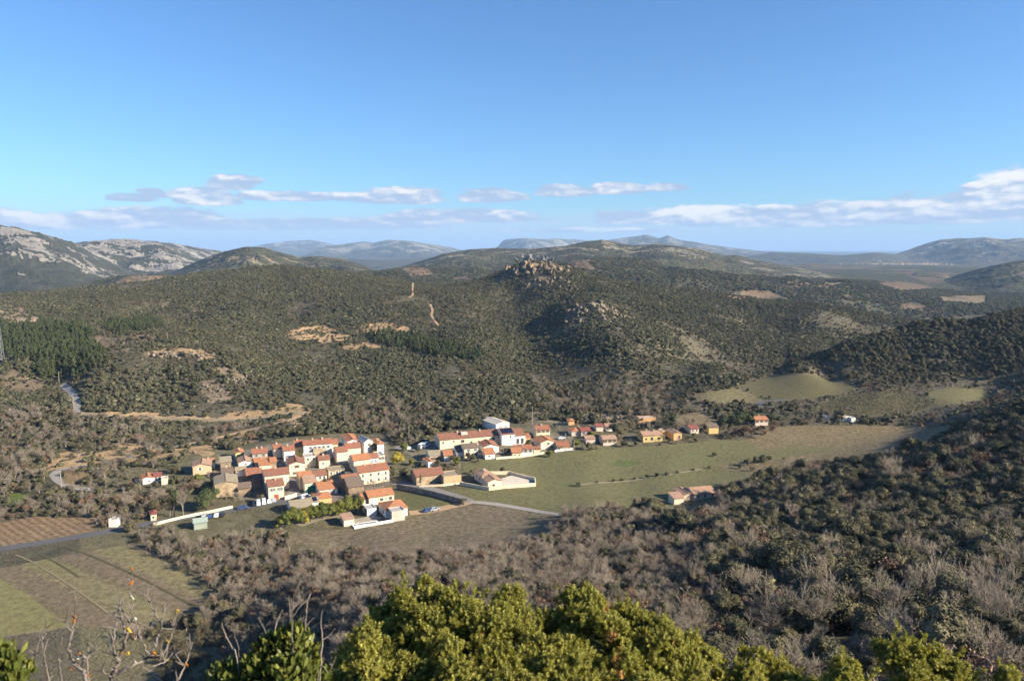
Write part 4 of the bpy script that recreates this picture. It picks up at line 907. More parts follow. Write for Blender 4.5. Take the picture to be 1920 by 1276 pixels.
    for i in range(chim):
        cx = w_*(.15+.7*(i+.5)/chim)+rd.uniform(-.3, .3); cy = d*(.5 if roof != 'shed' else .6)+rd.uniform(-.8, .2); cb = boxes([(cx-.35, cy-.3, h_-.1, cx+.35, cy+.3, rz+.9), (cx-.42, cy-.37, rz+.902, cx+.42, cy+.37, rz+1.02)])
        link('chimney', pymesh('chimney', cb[0], cb[1], M_CHIM), ro)
    if shut is None: shut = (None, 'brown', 'grey', 'white', 'brown')[int(xA+yA) % 5]
    if isinstance(win, tuple):
        nc, nr = win; top = h_-(.95 if nr > 1 else .95)
        for r_ in range(nr):
            zz = top-r_*2.75
            if zz < .9: continue
            for c_ in range(nc): add_window(root, w_*(c_+.5)/nc+rd.uniform(-.15, .15), 0, zz, .95, 1.25, 0, shut)
    elif win:
        for fx, fz, ww, hh in win: add_window(root, w_*fx, 0, h_*fz, ww, hh, 0, shut if .75 < ww < 1.05 and hh > 1 else None)
    if left:
        for fy, fz, ww, hh in left: add_window(root, 0, d*fy, h_*fz, ww, hh, -math.pi/2)
    if door:
        for fx, dw, dh, dc in (door if isinstance(door, list) else [door]):
            db = boxes([(-dw/2, -.06, 0, dw/2, 0, dh)]); o = link('door', pymesh('door', db[0], db[1], M_SHUT[dc]), root); o.location = (w_*fx, 0, 0)
            hb = boxes([(dw/2-.22, -.12, dh*.45, dw/2-.12, -.06, dh*.45+.12)]); link('handle', pymesh('handle', hb[0], hb[1], M_FRAME), o)
    if extra == 'solar':
        q = [(.4, d*.06, h_+.06*d*tp+.22), (w_-.4, d*.06, h_+.06*d*tp+.22), (w_-.4, d*.46, h_+.46*d*tp+.22), (.4, d*.46, h_+.46*d*tp+.22)]
        n_ = max(2, int(w_/1.7))
        for i in range(n_):
            a, b = .4+(w_-.8)*i/n_+.03, .4+(w_-.8)*(i+1)/n_-.03
            pv = slab([(a, q[0][1], q[0][2]), (b, q[0][1], q[0][2]), (b, q[2][1], q[2][2]), (a, q[2][1], q[2][2])], .05); link('solar_panel', pymesh('solar_panel', pv[0], pv[1], ROOF['solar']), ro)
    if extra == 'skylight':
        zz = h_+d*.3*tp+.2; sb = boxes([(w_*.36, d*.2, zz-.2, w_*.46, d*.42, zz+1.0)]); link('skylight', pymesh('skylight', sb[0], sb[1], ROOF['grey']), ro)
    if extra == 'porch':
        pb = boxes([(-.15, -3.2, zb, .15, -2.9, h_-.6)]); pm = pymesh('post', pb[0], pb[1], WALL['cream'])
        for i in range(5): link('post', pm, root).location = (w_*i/4, 0, 0)
        pr = slab([(-.3, -3.5, h_-.6), (w_+.3, -3.5, h_-.6), (w_+.3, -.02, h_+.3), (-.3, -.02, h_+.3)], .14); link('porch_roof', pymesh('porch_roof', pr[0], pr[1], ROOF[rc]), root)
    return root
Hs = house
Hs('tan house with salmon gable roof and one window, below wooded slope', 362, 891, 396, 875, 9, 'gf', 'tan', 'salmon', 20, [(.4, .68, 1., 1.2)], left=[(.3, .6, .9, 1.2), (.7, .6, .9, 1.2)])
Hs('white walled house with bright orange hipped roof behind tan gable', 381, 879, 403, 869, 8, 'hip', 'white', 'orange', 24, chim=1)
Hs('tall brown stone house with weathered tan roof', 414, 884, 434, 867, 9, 'gp', 'stone', 'tan', 24, [(.6, .8, .8, 1.)])
Hs('pink plastered house with blotched brown roof behind stone barn', 417, 902, 438, 888, 9, 'gp', 'pink', 'brown', 24, chim=1)
Hs('small white shed with grey tan roof among red roofs', 443, 893, 462, 883, 6, 'gp', 'white', 'tan', 24, name='shed', cat='shed')
Hs('small yellow gabled house at the edge of the scrub slope', 442, 862, 458, 850, 8, 'gf', 'yellow', 'orange', 26, [(.7, .75, .7, .9)], chim=1)
Hs('grey plastered house with red roof and four shuttered windows', 474, 868, 502, 851, 9, 'gp', 'grey', 'red', 20, (2, 2), chim=2)
Hs('white gable house between salmon roofs', 448, 880, 474, 868, 9, 'gf', 'white', 'salmon', 24, [(.5, .8, .8, .9)])
Hs('low cream house with orange roof behind tall cream wall', 478, 879, 504, 868, 8, 'gp', 'cream', 'orange', 22, chim=1)
Hs('tall blank cream house with thin orange lean-to roof', 487, 893, 509, 873, 7, 'shed', 'cream', 'orange', 22, pitch=10)
Hs('narrow brown stone house with orange roof beside blank cream house', 508, 889, 519, 867, 8, 'gp', 'stone', 'orange', 22)
Hs('stone house with long red roof ending in a dark gable', 463, 902, 492, 893, 11, 'gp', 'stone', 'red', 24)
Hs('stone outbuilding with red roof patched in pale tiles', 477, 915, 494, 905, 12, 'gp', 'palestone', 'rust', 24, [(.75, .6, .8, .8)])
Hs('large pink house with dark red roof behind yellow street house', 497, 919, 543, 893, 10, 'gp', 'pink', 'rust', 24, chim=1, win=[(.25, .55, .9, 1.2)])
Hs('yellow street house with red door and two double windows', 504, 938, 533, 913, 10, 'gp', 'cream', 'rust', 24, [(.22, .76, .8, 1.25), (.34, .76, .8, 1.25), (.70, .76, .8, 1.25), (.82, .76, .8, 1.25)], door=(.5, 1.9, 2.3, 'red'), chim=1, left=[(.5, .7, .9, 1.2)])
Hs('big tan stone barn with shallow gable and bare bushes before it', 404, 933, 446, 909, 12, 'gf', 'palestone', 'tan', 22, pitch=13, name='barn', cat='barn')
Hs('low stone annex with brown roof beside the tan stone barn', 447, 931, 471, 916, 8, 'gp', 'stone', 'brown', 22)
Hs('cream house with small square red roof at the top of the village', 514, 858, 528, 842, 9, 'gp', 'cream', 'red', 24, chim=1)
Hs('white house with steep red roof above the dark glass terrace', 533, 864, 553, 846, 9, 'gp', 'white', 'red', 26, chim=1)
Hs('white flat roofed house carrying dark solar panels', 541, 880, 559, 862, 8, 'flat', 'white', 'solar', 26)
Hs('cream gabled house with single upper window and dark side wall', 543, 893, 572, 871, 10, 'gf', 'cream', 'rust', 22, [(.5, .78, 1., 1.3), (.35, .25, .9, 1.1)])
Hs('orange yellow house with wide red roof in the back row', 553, 858, 568, 838, 12, 'gp', 'yellow', 'red', 20, [(.6, .6, .8, 1.)], chim=1)
Hs('long white terrace house with row of five small windows', 570, 862, 623, 835, 9, 'gp', 'white', 'red', 18, [(.25, .8, .8, 1.1), (.4, .8, .8, 1.1), (.55, .8, .8, 1.1), (.7, .8, .8, 1.1), (.87, .8, .8, 1.1)], chim=2)
Hs('narrow cream house with one window at end of white terrace', 623, 852, 634, 833, 9, 'gp', 'cream', 'red', 18, [(.5, .7, .8, 1.1)])
Hs('white gable house with large dark loft window and ochre roof', 652, 848, 674, 828, 14, 'gf', 'white', 'orange', 24, [(.55, .8, 1.6, 1.8)])
Hs('narrow peach house squeezed between two white gables', 676, 844, 684, 827, 9, 'gp', 'peach', 'red', 24, [(.5, .7, .7, 1.)])
Hs('tall white gable house with bare side wall at village edge', 684, 852, 699, 829, 9, 'gf', 'white', 'grey', 34, [(.6, .75, .8, 1.2)], pitch=32)
Hs('white house with orange roof beside round dark tree', 708, 852, 720, 833, 12, 'hip', 'white', 'orange', 26, chim=1)
Hs('flat topped rubble stone house in the middle of the village', 588, 862, 612, 843, 7, 'flat', 'palestone', 'tan', 24)
Hs('small pinkish house with dark red roof and narrow window', 599, 878, 619, 863, 8, 'gp', 'peach', 'rust', 24, [(.35, .6, .7, 1.2)], chim=1)
Hs('beige flat fronted house below the stone house', 572, 876, 593, 858, 7, 'flat', 'cream', 'flat', 24, (2, 1))
Hs('pink house with dark stone side wall and red roof', 632, 870, 652, 848, 9, 'gp', 'pink', 'red', 24)
Hs('pink house with broad red roof under white loft house', 650, 858, 677, 841, 9, 'gp', 'pink', 'red', 22)
Hs('cream barn with widest bright red roof and dark gable', 664, 886, 695, 864, 9, 'gp', 'cream', 'orange', 26, name='barn', cat='barn', pitch=20)
Hs('white house with three upper windows behind cream farmhouse', 682, 884, 710, 861, 8, 'gp', 'white', 'red', 26, [(.35, .75, .7, 1.1), (.58, .75, .7, 1.1), (.82, .75, .7, 1.1), (.35, .4, .7, 1.1), (.58, .4, .7, 1.1)])
Hs('square cream block with flat roof next to white house', 709, 878, 722, 856, 8, 'flat', 'cream', 'flat', 26, (2, 2))
Hs('big cream farmhouse with red roof and two rows of windows', 674, 909, 730, 887, 11, 'gp', 'cream', 'red', 26, [(f, z, .95, 1.35) for z in (.74, .28) for f in (.12, .38, .64, .88)], chim=3, left=[(.4, .7, .9, 1.2)])
Hs('cream house with bright orange roof above green garage', 563, 918, 586, 896, 9, 'gp', 'cream', 'orange', 26, left=[(.3, .5, .8, 1.2), (.7, .5, .8, 1.2)])
Hs('cream garage with large green door', 572, 924, 594, 906, 6, 'shed', 'cream', 'salmon', 26, door=(.55, 3.2, 2.9, 'green'), name='garage', cat='garage', pitch=14)
Hs('low cream house with faded red roof behind olive tree', 588, 905, 613, 893, 8, 'gp', 'cream', 'rust', 24, (3, 1))
Hs('stone terrace house with flat roof behind garden wall', 616, 897, 647, 884, 7, 'flat', 'palestone', 'tan', 24, (3, 1))
Hs('tall stone barn with red roof and dark shaded gable', 645, 922, 673, 902, 9, 'gp', 'stone', 'red', 26, name='barn', cat='barn')
Hs('lower stone lean-to with mottled brown roof', 654, 931, 682, 914, 7, 'shed', 'stone', 'brown', 26, pitch=18, name='barn', cat='barn')
Hs('long white garage with orange roof and two doors', 599, 930, 633, 921, 7, 'shed', 'white', 'orange', 26, door=[(.25, 2.2, 2.1, 'white'), (.7, 2.4, 2.2, 'grey')], name='garage', cat='garage', pitch=13)
Hs('orange washed house with red hipped roof behind the hedge', 592, 947, 622, 937, 8, 'hip', 'orange', 'orange', 26)
Hs('long white shed with pale tan tiled roof behind the hedge', 547, 965, 585, 954, 10, 'gp', 'white', 'tan', 26, (5, 1), name='shed', cat='shed')
Hs('small shed roofed with black solar panels', 586, 953, 598, 944, 7, 'gp', 'white', 'tan', 26, extra='solar', name='shed', cat='shed')
Hs('pale peach bungalow with bright orange roof and white garage door', 692, 947, 739, 933, 9, 'gp', 'peach', 'orange', 26, [(.5, .55, 1.4, 1.2), (.68, .62, .6, .6), (.86, .55, 1.3, 1.3)], door=(.2, 2.8, 2.2, 'white'))
Hs('little orange roofed wing at the end of the peach bungalow', 680, 947, 692, 937, 8, 'gp', 'peach', 'orange', 26)
Hs('white modern villa with orange hipped roof beside the pool', 724, 972, 764, 957, 10, 'hip', 'white', 'orange', 26, left=[(.4, .55, 1., 1.9)], pitch=20)
Hs('grey white flat roofed box in front of the orange roofed villa', 735, 978, 759, 961, 5, 'flat', 'grey', 'flat', 26, name='annex', cat='annex')
Hs('flat roofed carport at the back of the villa', 689, 968, 706, 956, 6, 'flat', 'white', 'flat', 26, name='carport', cat='carport', left=[(.5, .4, 2.6, 2.2)])
Hs('small pink pool house with flat pale roof', 645, 987, 664, 978, 6, 'shed', 'peach', 'salmon', 26, pitch=4, name='pool_house', cat='pool house')
Hs('long tan stone barn with mottled red roof beside the lane', 781, 910, 832, 894, 11, 'gp', 'palestone', 'rust', 22, name='barn', cat='barn', left=[(.5, .6, .8, .8)])
Hs('roofless tan walled yard joined to the long tan barn', 832, 909, 865, 895, 8, 'flat', 'tanwall', 'tan', 22, name='walled_yard', cat='yard')
Hs('cream villa with salmon hipped roof inside white garden wall', 904, 908, 925, 892, 9, 'hip', 'peach', 'salmon', 26, left=[(.3, .5, .8, 1.2), (.7, .5, .8, 1.2)], chim=1)
Hs('low cream gable in front of the walled villa', 915, 917, 941, 904, 8, 'gf', 'peach', 'salmon', 24, [(.4, .5, 1.2, 1.1)])
Hs('very long cream winery with red roof and skylight', 825, 843, 941, 825, 12, 'gp', 'cream', 'rust', 19, [(.05, .72, .9, 1.2), (.22, .75, .9, .9), (.36, .7, 1.9, 1.5), (.5, .5, 1.2, 1.2), (.62, .5, 1.2, 1.2), (.86, .7, 1.6, 1.2), (.94, .8, .7, .9)], chim=2, extra='skylight', left=[(.3, .7, .9, 1.9), (.6, .7, .9, 1.9)], name='winery', cat='winery')
Hs('white block with dark solar roof at end of the winery', 941, 835, 966, 815, 12, 'gp', 'white', 'rust', 19, [(.65, .75, .7, 1.5)], extra='solar')
Hs('white hall with steep red roof and tall glazed front', 966, 834, 985, 817, 13, 'gp', 'white', 'rust', 19, [(.25, .4, 1.5, 2.8), (.7, .4, 1.5, 2.8)])
Hs('small orange house with brown door by the white hall', 985, 831, 995, 820, 8, 'gp', 'orange', 'red', 19, door=(.45, 1.2, 2.1, 'red'))
Hs('pale metal barn with grey gabled roof at foot of scrub hill', 930, 810, 955, 796, 15, 'gf', 'white', 'grey', 34, pitch=14, door=[(.35, 2.6, 3.2, 'grey'), (.72, 2.6, 3.2, 'grey')], name='barn', cat='barn')
Hs('cream two storey house with three upper windows and red roof', 1006, 823, 1031, 806, 9, 'gp', 'cream', 'red', 14, (3, 2), chim=1, left=[(.5, .7, .9, 1.2)])
Hs('peach gabled house with orange roof above the meadow', 1014, 843, 1042, 830, 10, 'gf', 'peach', 'orange', 20, [(.5, .8, .9, 1.2), (.75, .3, .9, 1.4)])
Hs('cream bungalow with red roof and open porch', 1043, 842, 1066, 833, 6, 'gp', 'cream', 'red', 8, (3, 1), extra='porch')
Hs('bright white gabled house with red roof under the winery', 907, 851, 935, 838, 10, 'gf', 'white', 'red', 18, [(.4, .6, 1., 1.3)])
Hs('small white shed with red lean-to roof at meadow edge', 910, 861, 928, 853, 5, 'shed', 'white', 'orange', 18, name='shed', cat='shed', win=[(.4, .6, 1., .7)])
Hs('long low white house with red roof behind meadow wall', 965, 852, 999, 843, 8, 'gp', 'white', 'red', 10, (4, 1), chim=1)
Hs('tiny cream shed with red lean-to at meadow wall', 961, 858, 978, 851, 4, 'shed', 'cream', 'orange', 12, [(.3, .55, .8, .6), (.75, .55, .6, .6)], name='shed', cat='shed')
Hs('small cream pavilion with dark red roof', 1001, 851, 1013, 846, 5, 'gp', 'cream', 'rust', 10, name='pavilion', cat='pavilion')
Hs('cream two storey house with brown roof and small tree in front', 871, 858, 897, 841, 8, 'gp', 'cream', 'brown', 20, [(.3, .78, .8, 1.1), (.8, .78, .8, 1.1), (.78, .3, 1., 1.6)], shut='blue')
Hs('low cream annex with brown roof left of two storey house', 858, 857, 870, 851, 6, 'shed', 'white', 'brown', 20)
Hs('cream cottage with pale tan roof and three tall windows', 806, 865, 829, 855, 9, 'gp', 'cream', 'tan', 18, [(.2, .5, .9, 1.6), (.5, .5, .9, 1.6), (.8, .5, .9, 1.6)])
Hs('small white lean-to with bright red roof beside cream cottage', 833, 864, 849, 858, 5, 'shed', 'white', 'orange', 12, pitch=14)
Hs('tiny white gable hut with orange roof in the gardens', 803, 876, 812, 866, 7, 'gf', 'white', 'orange', 30, name='hut', cat='hut')
Hs('pink house with faded red hipped roof among bare trees', 1072, 817, 1090, 809, 8, 'hip', 'pink', 'orange', 12)
Hs('house with dark crimson roof among bare trees', 1090, 817, 1108, 809, 8, 'gp', 'pink', 'crimson', 12, (2, 1))
Hs('tiny hut with red roof on the rocky slope', 1066, 797, 1077, 793, 5, 'hip', 'orange', 'orange', 10, name='hut', cat='hut')
Hs('pink bungalow with salmon roof and small porch', 1131, 835, 1156, 824, 8, 'gp', 'pink', 'salmon', 10, (3, 1))
Hs('low pink outbuilding with flat salmon roof', 1099, 832, 1116, 826, 5, 'shed', 'pink', 'salmon', 8, pitch=8)
Hs('small red roofed cottage behind dark round tree', 1118, 808, 1131, 803, 6, 'gp', 'pink', 'crimson', 10)
Hs('white rendered cottage with pale roof left of dark round tree', 1136, 808, 1148, 799, 6, 'gp', 'white', 'salmon', 10, (2, 1))
Hs('pale yellow bungalow with long salmon roof facing the meadow', 1206, 829, 1242, 817, 9, 'gp', 'yellow', 'salmon', 12, [(.15, .5, 1.1, 1.2), (.45, .5, 1.6, 1.9), (.8, .5, 1.4, 1.6)], chim=2)
Hs('plain yellow flat block joining two bungalows', 1242, 818, 1250, 809, 6, 'flat', 'yellow', 'flat', 12)
Hs('orange bungalow with salmon gable roof facing the meadow', 1263, 825, 1278, 813, 9, 'gf', 'orange', 'salmon', 16, [(.7, .45, 1.4, 1.8)])
Hs('long low orange building behind bare plane trees', 1198, 792, 1230, 785, 5, 'flat', 'orange', 'flat', 8)
Hs('yellow house with dark brown roof by the tan knoll', 1329, 813, 1347, 801, 8, 'gp', 'yellow', 'brown', 10)
Hs('cream house with dark red roof behind shrubs', 1295, 813, 1310, 804, 8, 'gp', 'cream', 'crimson', 12, (2, 1))
Hs('pink farmhouse with orange red roof among pines and brown oaks', 1416, 798, 1440, 787, 8, 'gp', 'pink', 'orange', 8, (3, 1), chim=1)
Hs('roofless white hut beside the pole near the vineyard', 1579, 790, 1591, 781, 5, 'flat', 'white', 'flat', 6, name='hut', cat='hut')
Hs('very small white cabin right of the roofless hut', 1596, 792, 1604, 788, 4, 'flat', 'white', 'flat', 6, name='cabin', cat='cabin')
Hs('small pale ruin left of the round tree by the vineyard', 1549, 789, 1556, 783, 5, 'flat', 'cream', 'flat', 6, name='ruin', cat='ruin')
Hs('peach house with terracotta roof half hidden by the right hand wood', 1302, 938, 1342, 927, 9, 'gp', 'peach', 'salmon', 16, (3, 1))
Hs('terracotta gabled wing of the house by the wood', 1282, 940, 1302, 931, 9, 'gf', 'peach', 'salmon', 16)
Hs('low terracotta lean-to in front of the house by the wood', 1264, 946, 1282, 940, 5, 'shed', 'peach', 'salmon', 16, pitch=10)
Hs('white cabin with bright orange roof on its own below the pines', 268, 908, 288, 898, 7, 'gf', 'white', 'orange', 28, [(.6, .5, .8, .8)], left=[(.5, .5, .9, 1.1)], name='cabin', cat='cabin')
Hs('white cabin with crimson roof behind the orange roofed cabin', 289, 904, 303, 895, 6, 'gp', 'white', 'crimson', 24, (2, 1), name='cabin', cat='cabin')
Hs('peach garden shed without windows beside the two cabins', 303, 909, 315, 902, 4, 'flat', 'peach', 'flat', 22, name='shed', cat='shed')
Hs('little cream gatehouse with red hipped roof by the road', 283, 976, 293, 967, 5, 'hip', 'cream', 'crimson', 24, [(.5, .5, .8, 1.)], name='gatehouse', cat='gatehouse')
Hs('square white rendered cabin standing alone in the thicket', 204, 988, 219, 976, 3.5, 'flat', 'white', 'flat', 4, name='cabin', cat='cabin')
Hs('pale mint green roofed shed beside the main road', 364, 993, 389, 986, 5, 'gp', 'green', 'mint', 24, name='shed', cat='shed')

# walls, pool, yards
def wall_run(label, pts, hgt, th, mat, name='garden_wall'):
    P_ = [hit(*p, 150) for p in pts]; c = np.array([(p.x, p.y) for p in P_]); V = []; F = []
    d = np.gradient(c, axis=0) if len(c) > 1 else c; q = []
    for a, b in zip(c[:-1], c[1:]):
        k = max(2, int(np.linalg.norm(b-a)/4)); q += [a+(b-a)*t for t in np.linspace(0, 1, k, endpoint=False)]
    q.append(c[-1]); q = np.array(q); o = P_[0]; d = np.gradient(q, axis=0); d /= np.linalg.norm(d, axis=1)[:, None]; nn = np.c_[-d[:, 1], d[:, 0]]*th/2
    zz = hz(q[:, 0], q[:, 1])
    for i in range(len(q)):
        for s, z in ((-1, zz[i]-1.), (-1, zz[i]+hgt), (1, zz[i]+hgt), (1, zz[i]-1.)): V.append((q[i, 0]+s*nn[i, 0]-o.x, q[i, 1]+s*nn[i, 1]-o.y, z-o.z))
    for i in range(len(q)-1):
        for k in range(3): F.append((4*i+k, 4*i+4+k, 4*i+5+k, 4*i+k+1))
    F += [(0, 1, 2, 3), tuple(4*(len(q)-1)+k for k in (3, 2, 1, 0))]
    root = empty(name, o); tag(root, label, 'wall'); link('wall', pymesh('wall', V, F, mat), root)
    V2 = [(x, y, z+.10) if i % 4 in (1, 2) else (x, y, z) for i, (x, y, z) in enumerate(V)]
    CVs = []; CF = []
    for i in range(len(q)):
        for s in (-1.35, 1.35):
            for z in (zz[i]+hgt+.004, zz[i]+hgt+.09): CVs.append((q[i, 0]+s*nn[i, 0]-o.x, q[i, 1]+s*nn[i, 1]-o.y, z-o.z))
    for i in range(len(q)-1):
        a, b = 4*i, 4*i+4; CF += [(a, b, b+1, a+1), (a+1, b+1, b+3, a+3), (a+3, b+3, b+2, a+2), (a+2, b+2, b, a)]
    link('coping', pymesh('coping', CVs, CF, mat), root); return root
wall_run('long grey block wall along the lane by the walled lawn', [(744, 916), (780, 923), (830, 935), (871, 946)], 2.3, .35, WALL['greystone'])
wall_run('white garden wall round the cream villa in the meadow', [(862, 909), (917, 919), (1004, 911), (1003, 901), (955, 889), (905, 890)], 1.5, .3, WALL['cream'])
wall_run('pale wall along the main road below the stone barn', [(287, 985), (340, 972), (400, 960), (436, 952)], 1.0, .4, WALL['cream'])
wall_run('white low wall round the pool garden', [(664, 990), (700, 985), (737, 978)], 1.0, .25, WALL['white'])
wall_run('low cream wall between the white houses and the meadow', [(930, 861), (965, 858), (1020, 850)], 1.0, .3, WALL['cream'])
wall_run('white terrace wall in front of the porch bungalow', [(1040, 847), (1074, 843)], 1.0, .4, WALL['white'])
wall_run('cream courtyard wall beside the yellow street house', [(534, 937), (548, 934), (556, 931)], 1.7, .3, WALL['cream'])
wall_run('pale lane wall below the long tan barn', [(786, 913), (830, 911), (868, 906)], .8, .3, WALL['cream'])
pc = hit(686, 983, 150)
pool = empty('swimming_pool', pc, rad(26)); tag(pool, 'narrow dark blue swimming pool beside the small pink pool house', 'pool')
wt = boxes([(-4.4, -1.7, .0, 4.4, 1.7, .12)]); link('water', pymesh('water', wt[0], wt[1], flatmat('pool_water', (.02, .05, .09), .06, 0, .5)), pool)
cp_ = boxes([(-5, -2.3, -.5, 5, -1.7, .2), (-5, 1.7, -.5, 5, 2.3, .2), (-5, -1.7, -.5, -4.4, 1.7, .2), (4.4, -1.7, -.5, 5, 1.7, .2)]); link('coping', pymesh('coping', cp_[0], cp_[1], WALL['white']), pool)
for nm, poly, mt in (('courtyard', [(905, 908), (960, 891), (1000, 901), (1000, 908), (925, 915)], plaster('white_gravel', (.55, .5, .42))), ('yard', [(640, 978), (700, 966), (720, 972), (660, 986)], plaster('pale_yard', (.36, .32, .25)))):
    Vp = [hit(*p, 150)+Vector((0, 0, .16)) for p in poly]; tag(link(nm, pymesh(nm, Vp, [tuple(range(len(Vp)))][:1], mt)), kind='structure')

# cars
def car_meshes(kind):
    if kind == 'van': prof = [(-2.4, .35), (-2.45, 1.0), (-2.4, 2.15), (.9, 2.2), (1.7, 1.25), (2.45, 1.05), (2.5, .35)]; gl = [(.95, 2.02), (1.62, 1.30)]; side = [(-2., 1.35, 1.5, 1.95)]
    else: prof = [(-2.05, .3), (-2.1, .85), (-1.75, .98), (-1.25, 1.42), (.3, 1.45), (1.0, .95), (2.0, .78), (2.08, .3)]; gl = [(.35, 1.38), (.95, .97)]; side = [(-1.15, .95, .75, 1.34)]
    hw = .85; n = len(prof); V = [(x, -hw*(1 if z < 1.0 else .86), z) for x, z in prof]+[(x, hw*(1 if z < 1.0 else .86), z) for x, z in prof]
    F = [tuple(range(n)), tuple(reversed(range(n, 2*n)))]+[(i, i+n, (i+1) % n+n, (i+1) % n) for i in range(n)]
    (x0, z0), (x1, z1) = gl; g = slab([(x0, -.66, z0), (x0, .66, z0), (x1, .72, z1), (x1, -.72, z1)], .03)
    sx0, sz0, sx1, sz1 = side[0]; sd = []
    for s in (-1, 1): sd.append(boxes([(sx0, s*.80-.07, sz0, sx1, s*.80+.07, sz1)]))
    bm = bmesh.new(); bmesh.ops.create_cone(bm, cap_ends=True, segments=12, radius1=.33, radius2=.33, depth=.22, matrix=Matrix.Rotation(math.pi/2, 4, 'X')); wh = bpy.data.meshes.new('wheel'); bm.to_mesh(wh); bm.free(); wh.materials.append(flatmat('tyre', (.02, .02, .022), .8))
    return V, F, g, sd, wh
CARM = {k: car_meshes(k) for k in ('car', 'van')}; CMAT = {k: flatmat('car_paint_'+k, c, .25, 0, .5) for k, c in dict(white=(.75, .75, .74), black=(.03, .035, .045), blue=(.05, .09, .2), silver=(.38, .40, .42), red=(.35, .05, .04)).items()}
def car(px, py, kind, c, yaw, label, s=1.):
    A = hit(px, py, 150); A.z += .12; V, F, g, sd, wh = CARM[kind]; root = empty('parked_'+kind, A, rad(yaw)); root.scale = (s, s, s); tag(root, label, kind, 'vehicles parked in the village')
    link('body', pymesh('body', V, F, CMAT[c]), root); link('windscreen', pymesh('windscreen', g[0], g[1], M_GLASS), root)
    for b in sd: link('side_window', pymesh('side_window', b[0], b[1], M_GLASS), root)
    L = 1.45 if kind == 'van' else 1.3
    for x in (-L, L):
        for y in (-.78, .78): o = link('wheel', wh, root); o.location = (x, y, .33)
car(478, 947, 'car', 'black', 110, 'black car at the dark end of the parked row by the yellow house')
car(485, 946, 'van', 'white', 110, 'white van parked between the black car and another white van')
car(495, 944, 'van', 'white', 110, 'white van parked beside a small white car on the main street')
car(505, 942, 'car', 'white', 110, 'small white car parked between a white van and a silver car')
car(514, 940, 'car', 'silver', 110, 'silver car at the end of the parked row by the yellow house')
car(455, 954, 'car', 'blue', 24, 'dark blue car driving on the main street by the roadside wall')
car(384, 969, 'car', 'silver', 100, 'silver car parked behind the mint green shed')
car(395, 970, 'car', 'blue', 100, 'blue car parked behind the mint green shed')
car(407, 968, 'car', 'white', 100, 'white car parked along the road near the mint green shed')
car(417, 967, 'car', 'black', 100, 'black car parked along the road near the mint green shed')
car(803, 959, 'car', 'blue', 30, 'blue car parked on the dirt drive by the walled lawn')
car(815, 957, 'car', 'silver', 30, 'silver car parked on the dirt drive beside a blue car')
car(572, 935, 'van', 'white', 60, 'white van parked below the green garage door'); car(580, 938, 'car', 'red', 60, 'red car parked next to the orange washed house')
car(791, 840, 'van', 'white', 70, 'white camper van parked left of the winery', 1.25); car(799, 838, 'van', 'white', 70, 'second white camper van parked closest to the winery gable', 1.25)
car(1053, 823, 'car', 'white', 20, 'white car parked under bare trees behind the porch bungalow'); car(766, 842, 'car', 'white', 60, 'small white car parked on the paved square by the gardens')

# poles, pylons, mast
def pole(px, py, h_, label):
    A = hit(px, py, 150); A.z -= .3; root = empty('utility_pole', A); tag(root, label, 'pole', 'utility poles in the valley')
    t_ = tubes([((0, 0, 0), (0, 0, h_), .17, .12)], 6); link('post', npmesh('post', t_[0], t_[1], (M_PALE,)), root); b = boxes([(-.9, -.08, h_-.9, .9, .08, h_-.72)]); link('crossarm', pymesh('crossarm', b[0], b[1], M_BARK), root)
pole(163, 622, 9, 'wooden pole on the crest above the pine plantation'); pole(314, 641, 9, 'wooden pole on the bare ground behind the rocky spur'); pole(175, 691, 9, 'wooden pole at the edge of the pines above the winding road')
pole(111, 719, 9, 'wooden pole at the top of the winding concrete road'); pole(138, 760, 8, 'yellowish pole beside the steep concrete road'); pole(115, 913, 9, 'pale concrete pole inside the bend of the lower road')
pole(767, 828, 9, 'pale pole in front of the scrub slope left of the winery'); pole(998, 798, 12, 'tall pole behind the cream two storey house'); pole(1577, 788, 9, 'pole beside the roofless white hut'); pole(1684, 776, 8, 'thin pole at the edge of the terraced vineyard')
pole(1060, 838, 8, 'pole at the corner of the porch bungalow'); pole(1076, 846, 7, 'white post at the meadow corner by the porch bungalow')
M_STEEL = flatmat('galvanised_steel', (.34, .36, .38), .5, .3)
def pylon(px, py, r_, h_, w_, label, arms=True, name='pylon', cat='pylon'):
    a, e = ray(px, py); x, y = r_*math.sin(a), r_*math.cos(a); z = CAMZ+e*r_; root = empty(name, (x, y, z-6)); tag(root, label, cat); S = []; h_ += 6; n = 7
    def c(k, i): q = w_*(1-.82*k/n); return Vector(((-1, 1, 1, -1)[i]*q, (-1, -1, 1, 1)[i]*q, h_*k/n))
    for k in range(n):
        for i in range(4): S += [(c(k, i), c(k+1, i), .14*h_/46, .14*h_/46), (c(k, i), c(k+1, (i+1) % 4), .09*h_/46, .09*h_/46)]
    t_ = tubes(S, 3); link('lattice', npmesh('lattice', t_[0], t_[1], (M_STEEL,)), root)
    if arms:
        for f in (.72, .86, .97):
            t_ = tubes([((-w_*1.5, 0, h_*f), (w_*1.5, 0, h_*f), .16*h_/46, .16*h_/46)], 4); link('crossarm', npmesh('crossarm', t_[0], t_[1], (M_STEEL,)), root)
pylon(905, 468, 3180, 18, 4, 'small lattice pylon on the skyline of the flat green plateau'); pylon(1205, 458, 3150, 46, 7, 'tall lattice pylon on the ridge in front of the twin peaks'); pylon(1303, 468, 3150, 26, 5, 'lattice pylon on the plateau right of the tall pylon')
pylon(1, 660, 660, 27, 1.6, 'slim blue grey lattice mast standing in the pine plantation', False, 'mast', 'mast')
